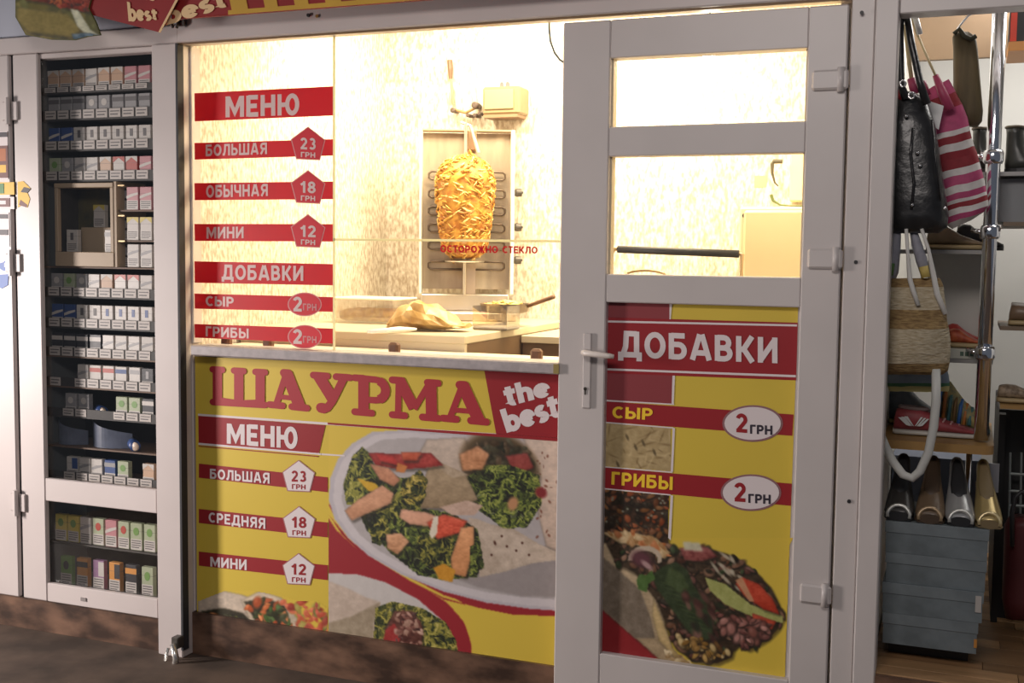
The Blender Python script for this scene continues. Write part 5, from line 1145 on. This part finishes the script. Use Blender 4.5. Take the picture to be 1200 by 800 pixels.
lowshoe('shoe', 'dark grey shoe behind the tan moccasin', 1120, 1176, 252, 283, .58, zA+.0004, mat('shoe_charcoal', (.07, .07, .07), .5), BLK, .045)
lowshoe('shoe', 'small navy shoe cut by the right edge of the photo', 1190, 1240, 266, 292, .42, at(1200, 296, .42).z, mat('shoe_navy', (.03, .05, .16), .4), BLK, .035) if False else None
lowshoe('shoe', 'brown loafer with a pale lining right of the chrome pole', 1182, 1250, 356, 381, .42, zE+.0004, mat('shoe_loafer', (.20, .13, .08), .4), mat('sole_tan', (.45, .34, .18), .5), .042, mat('lining_pale', (.6, .58, .52), .5))
lowshoe('shoe', 'navy shoe beside a grey box at the right edge of the photo', 1188, 1250, 236, 259, .42, zD+.0004, mat('shoe_navy', (.03, .05, .16), .4), BLK, .035) if False else None
lowshoe('sandal', 'tan woven sandal right of the chrome pole on the lower shelf', 1168, 1240, 452, 473, .42, zF+.0004, mat('sandal_tan', (.42, .32, .22), .6, col2=(.16, .11, .07), scale=60), mat('sole_tan', (.45, .34, .18), .5), .045)
def boot(label, x0, x1, ytop, ybot, Y, z, m):
    a = at(x0, ybot, Y).x; b = at(x1, ybot, Y).x; h = at(x0, ytop, Y).z-at(x0, ybot, Y).z; t = thing('ankle_boot', label, 'boot', ((a+b)/2, Y, z), 'black ankle boots')
    Ln = b-a
    def rg(x, zz, rx, ry): return [(x+rx*math.cos(q_), Y+ry*math.sin(q_), zz) for q_ in [2*math.pi*k/16 for k in range(16)]]
    MB().rings([rg(a+Ln*.50, z+.012, Ln*.50, .036), rg(a+Ln*.50, z+.028, Ln*.51, .040), rg(a+Ln*.46, z+.042, Ln*.46, .038), rg(a+Ln*.36, z+.058, Ln*.35, .034), rg(a+Ln*.27, z+.078, Ln*.26, .032), rg(a+Ln*.24, z+h*.85, Ln*.23, .034), rg(a+Ln*.24, z+h, Ln*.25, .037)]).build('upper', m, t, smooth=True)
    MB().rings([rg(a+Ln*.5, z+.0003, Ln*.51, .040), rg(a+Ln*.5, z+.0115, Ln*.51, .040)]).build('sole', BLK, t)
    MB().tube([(a+Ln*.24+Ln*.25*math.cos(q_), Y+.037*math.sin(q_), z+h) for q_ in [2*math.pi*k/14 for k in range(14)]], .004, 6, closed=True).build('cuff', mat('cuff_brown', (.14, .11, .07), .5), t, smooth=True)
BTM = mat('boot_black', (.035, .035, .030), .35)
boot('black ankle boot on the rack left of the chrome pole', 1138, 1172, 150, 202, .40, zC+.0004, BTM)
boot('black ankle boot on the rack right of the chrome pole', 1177, 1222, 149, 202, .40, zC+.0004, BTM)
tag(bx('storage_box', mat('box_mid_grey', (.26, .27, .28), .5), None, at(1168, 250, .40).x, .6, .40, .66, zD+.0004, at(1180, 208, .40).z-.002, c=.002), 'plain grey box on the shelf under the black ankle boots', 'box')
pz = tag(pxb('label_card', mat('card_grey', (.50, .48, .46), .5), None, 1149, 178, 1174, 188, .335, .004), 'small pale price card on the shelf edge by the boots', 'card')
# dark cupboard at the lower right
cu = thing('cupboard', 'near black cupboard at the lower right of the shop', 'cupboard', (at(1190, 600, .7).x, .8, SF))
cux = at(1166, 600, .66).x
DKB = mat('cupboard_black', (.020, .020, .020), .6)
bx('body', DKB, cu, cux, 1.2, .70, 1.3, SF+.001, at(1190, 482, .66).z); bx('side_panel', DKB, cu, cux, cux+.02, .64, .699, SF+.001, at(1190, 482, .66).z-.01)
sd = thing('wire_basket', 'grey wire basket at the right edge in front of the black cupboard', 'basket', tuple(at(1195, 600, .6)))
GW_ = mat('wire_grey', (.30, .33, .32), .4, .5)
for y in (555, 575, 592): MB().tube([tuple(at(1183, y, .63)), tuple(at(1260, y+4, .63))], .005, 6).build('wire', GW_, sd)
for x in (1184, 1197, 1215, 1240): MB().tube([tuple(at(x, 530, .63)), tuple(at(x-2, 640, .63))], .004, 6).build('wire', GW_, sd)
rb = thing('bag', 'dark red bag with a black strap at the lower right of the photo', 'bag', tuple(at(1195, 640, .5)))
# soft bags: rows of (y, x_left, x_right) pixels on plane Y
def softbag(mb, rows, Y, th, n=22, jit=.0025, idx=None, tilt=(0, 0)):
    rr = []
    for i, (y, xl, xr_) in enumerate(rows):
        a = at(xl, y+tilt[0], Y); b = at(xr_, y+tilt[1], Y); tq = th if not isinstance(th, (list, tuple)) else th[i]; cx = (a.x+b.x)/2; rx = (b.x-a.x)/2; za, zb_ = a.z, b.z
        rr.append([(cx+rx*math.copysign(abs(math.cos(q_))**.7, math.cos(q_)), Y+tq*math.copysign(abs(math.sin(q_))**.8, math.sin(q_))*(1+.10*math.sin(3*q_+i))+rnd.uniform(-jit, jit), (za+zb_)/2+(zb_-za)/2*math.cos(q_)+rnd.uniform(-jit, jit)*.5) for q_ in [2*math.pi*k/n for k in range(n)]])
    if idx is None: mb.rings(rr); return mb
    for i in range(len(rr)-1): mb.cur = idx[i]; mb.rings([rr[i], rr[i+1]], cap=(i in (0, len(rr)-2))) if False else mb.rings([rr[i], rr[i+1]], cap=False)
    mb.cur = idx[0]; mb.add(rr[0], [tuple(range(n))]); mb.cur = idx[-1]; mb.add(rr[-1], [tuple(range(n))])
    return mb
softbag(MB(), [(606, 1182, 1240), (614, 1177, 1250), (640, 1176, 1250), (700, 1174, 1250), (722, 1178, 1240)], .54, .055).build('body', mat('bag_dark_red', (.10, .018, .02), .5), rb, smooth=True)
MB().tube([tuple(at(x, y, .47)) for x, y in ((1186, 640), (1186, 600), (1190, 582), (1197, 576), (1206, 580))], .007, 8).build('strap', BLK, rb, smooth=True)
def strap(par, pts, Y, r, m, name='strap', n=8): return MB().tube([tuple(at(p[0], p[1], p[2] if len(p) > 2 else Y)) for p in pts], r, n).build(name, m, par, smooth=True)
LEA = mat('black_leather', (.028, .028, .030), .30, bump=.35, var=.4, scale=22); STUD = mat('stud_silver', (.85, .85, .85), .15, .9)
bb = thing('handbag', 'large black leather handbag with silver studs hanging inside the shop opening', 'handbag', tuple(at(1078, 270, .12)))
softbag(MB(), [(108, 1052, 1072), (120, 1044, 1088), (150, 1040, 1097), (185, 1036, 1102), (225, 1032, 1108), (252, 1032, 1112), (266, 1036, 1110), (273, 1044, 1100)], .13, [.02, .04, .05, .055, .06, .06, .05, .02]).build('body', LEA, bb, smooth=True)
for pts in (((1056, 14), (1055, 50), (1056, 100), (1062, 116)), ((1062, 14), (1068, 50), (1078, 96), (1086, 122)),): strap(bb, pts, .085, [.009, .010, .010, .012], LEA)
for x, y in ((1062, 136), (1075, 179), (1078, 194), (1069, 240), (1107, 244)): MB().lathe([(.006, 0), (.004, -.004), (.001, -.0055)], tuple(at(x, y, .068 if y < 260 else .08)), 10, axis='y').build('stud', STUD, bb, smooth=True)
for x, y in ((1058, 98), (1068, 112)): MB().tube([tuple(at(x+3.5*math.cos(q_), y+4*math.sin(q_), .07)) for q_ in [k*.9 for k in range(7)]], .003, 6, closed=True).build('ring', STUD, bb, smooth=True)
strap(bb, [(1070, 150), (1067, 180), (1071, 215), (1068, 245)], .070, .004, LEA, 'seam'); strap(bb, [(1092, 140), (1097, 190), (1102, 235)], .076, .003, LEA, 'seam')
SW = mat('stripe_white', (.70, .66, .64), .7, var=.15, scale=40); SM = mat('stripe_maroon', (.28, .02, .03), .7, var=.2, scale=40); SP = mat('stripe_pink', (.48, .07, .18), .7, var=.2, scale=40)
sb = thing('handbag', 'pink maroon and white striped cloth bag hanging beside the black handbag', 'handbag', tuple(at(1130, 258, .2)))
rows = [(96, 1092, 1112), (112, 1090, 1120), (128, 1090, 1128), (144, 1092, 1134), (154, 1094, 1136), (160, 1096, 1137), (169, 1097, 1139), (178, 1099, 1142), (186, 1101, 1145), (198, 1104, 1148), (206, 1106, 1150), (213, 1108, 1152), (217, 1109, 1153), (226, 1111, 1155), (233, 1112, 1156), (237, 1113, 1157), (243, 1113, 1158), (250, 1114, 1158), (256, 1117, 1154), (260, 1124, 1146)]
rows = [(y+(xr_-1125)*-.12+4, xl, xr_) for y, xl, xr_ in rows]
softbag(MB(), [(y, xl-8, xr_) for y, xl, xr_ in rows], .235, [.02, .03, .034]+[.036]*15+[.03, .01], jit=.0015, idx=[2, 1, 2, 2, 0, 1, 0, 1, 1, 0, 2, 2, 0, 2, 0, 1, 0, 2, 0], tilt=(7, -9)).build('body', [SW, SM, SP], sb, smooth=True)
MAG = mat('strap_magenta', (.40, .05, .12), .5); CRM = mat('strap_cream', (.62, .50, .28), .5)
strap(sb, [(1061, 30), (1064, 60), (1068, 92)], .16, .006, CRM); strap(sb, [(1075, 40), (1086, 66), (1096, 88)], .16, .0035, CRM)
strap(sb, [(1068, 92), (1072, 110)], .16, .012, MAG, 'strap_end'); strap(sb, [(1080, 96), (1086, 112)], .16, .012, MAG, 'strap_end'); strap(sb, [(1096, 88), (1104, 108), (1113, 128)], .17, [.008, .013, .014], MAG, 'strap_end'); strap(sb, [(1054, 104), (1058, 116)], .10, .012, mat('strap_red', (.35, .03, .04), .5), 'strap_end')
strap(sb, [(1061, 30), (1066, 12), (1075, 40)], .16, .004, CRM, 'strap')
tag(prismpx('price_tag', [(1080, 112), (1088, 118), (1106, 124), (1100, 152), (1092, 146), (1084, 128)], .155, .003, mat('tag_white', (.75, .75, .74), .6), None), 'white paper tag wedged between the black and the striped bag', 'tag')
strap(sb, [(1072, 18), (1076, 32), (1078, 40)], .14, .008, mat('clip_white', (.8, .8, .8), .3), 'clip')
kb = thing('handbag', 'narrow olive brown soft bag hanging on a hook left of the chrome pole', 'handbag', tuple(at(1133, 148, .3)))
OLV = mat('olive_brown', (.115, .085, .038), .7, var=.35, scale=14, stretch=(3, 3, .4), bump=.3)
softbag(MB(), [(38, 1119, 1136), (44, 1116, 1144), (60, 1117, 1146), (95, 1117, 1149), (130, 1117, 1152), (142, 1118, 1151), (148, 1124, 1146)], .30, [.012, .025, .03, .035, .04, .035, .02]).build('body', OLV, kb, smooth=True)
strap(kb, [(1118, 40), (1124, 34), (1130, 42), (1138, 46), (1144, 42)], .272, .007, mat('drawstring', (.05, .05, .03), .7), 'drawstring')
strap(kb, [(1122, 34), (1128, 26), (1135, 18), (1138, 17)], .29, .003, CHROME, 'hook')
hg2 = MB().tube([tuple(at(1137, 17, .29)), (at(1137, 17, .29).x, .29, 2.619)], .003, 6).build('hanger', CHROME, kb)
# straw bag
STR = mat('straw_light', (.58, .50, .36), .8, col2=(.40, .32, .20), scale=50, stretch=(1, 1, 4), bump=.6); STD = mat('straw_brown', (.36, .24, .10), .8, col2=(.20, .12, .05), scale=50, stretch=(1, 1, 4), bump=.6)
sg = thing('straw_bag', 'woven straw beach bag with brown and cream bands hanging under the black handbag', 'handbag', tuple(at(1076, 435, .13)))
rows = [(326, 1036, 1102), (336, 1034, 1106), (348, 1033, 1107), (362, 1032, 1109), (376, 1031, 1110), (384, 1030, 1112), (398, 1030, 1114), (412, 1030, 1114), (424, 1031, 1113), (434, 1034, 1111), (438, 1040, 1106)]
softbag(MB(), rows, .14, [.03, .045, .055, .06, .065, .07, .07, .07, .065, .05, .03], jit=.002, idx=[1, 0, 0, 1, 1, 0, 0, 0, 1, 1]).build('body', [STR, STD], sg, smooth=True)
ROP = mat('rope_white', (.68, .66, .62), .7)
strap(sg, [(1062, 268), (1064, 300), (1066, 326), (1070, 340), (1076, 358)], .078, [.005, .005, .007, .007, .006], ROP, 'rope'); strap(sg, [(1080, 268), (1088, 292), (1093, 318), (1098, 344), (1108, 368)], .080, [.005, .005, .007, .008, .007], ROP, 'rope')
SCF = mat('scarf_lilac', (.36, .36, .42), .6, var=.3, scale=30)
strap(sg, [(1052, 262), (1048, 290), (1044, 318), (1040, 332)], .13, [.010, .018, .022, .016], SCF, 'scarf'); strap(sg, [(1068, 262), (1074, 285), (1080, 305), (1084, 322)], .13, [.008, .014, .016, .012], SCF, 'scarf')
strap(sg, [(1042, 308), (1040, 322)], .105, .016, mat('scarf_green', (.10, .22, .06), .6), 'scarf_end'); strap(sg, [(1082, 312), (1085, 325)], .105, .013, mat('scarf_yellow', (.55, .42, .12), .6), 'scarf_end')
ts = thing('tote_bag', 'pale blue cloth bag with a green band showing below the straw bag', 'handbag', tuple(at(1085, 470, .2)))
softbag(MB(), [(425, 1042, 1108), (440, 1040, 1112), (448, 1040, 1113), (452, 1040, 1113), (458, 1042, 1112)], .25, [.02, .025, .025, .025, .015], idx=[0, 0, 1, 2]).build('body', [mat('cloth_pale_blue', (.30, .36, .44), .7, var=.2, scale=20), mat('cloth_green', (.08, .20, .10), .7), mat('cloth_yellow', (.55, .48, .20), .7)], ts, smooth=True)
wsp = strap(None, [(1097, 432), (1097, 470), (1094, 500), (1088, 530), (1078, 552), (1069, 560), (1058, 556), (1046, 540), (1038, 524), (1030, 505)], .10, .0125, mat('strap_bone', (.62, .62, .58), .45), 'bag_strap', 10)
tag(wsp, 'long bone white bag strap looping down in front of the red sneaker', 'strap')
tag(bx('white_carton', mat('carton_white', (.55, .56, .60), .5), None, at(1155, 570, .64).x, at(1170, 570, .64).x, .62, .639, at(1160, 575, .64).z, at(1160, 542, .64).z), 'small white carton hanging behind the wooden shelf at its right end', 'carton')
if 'threshold' in bpy.data.objects: pass
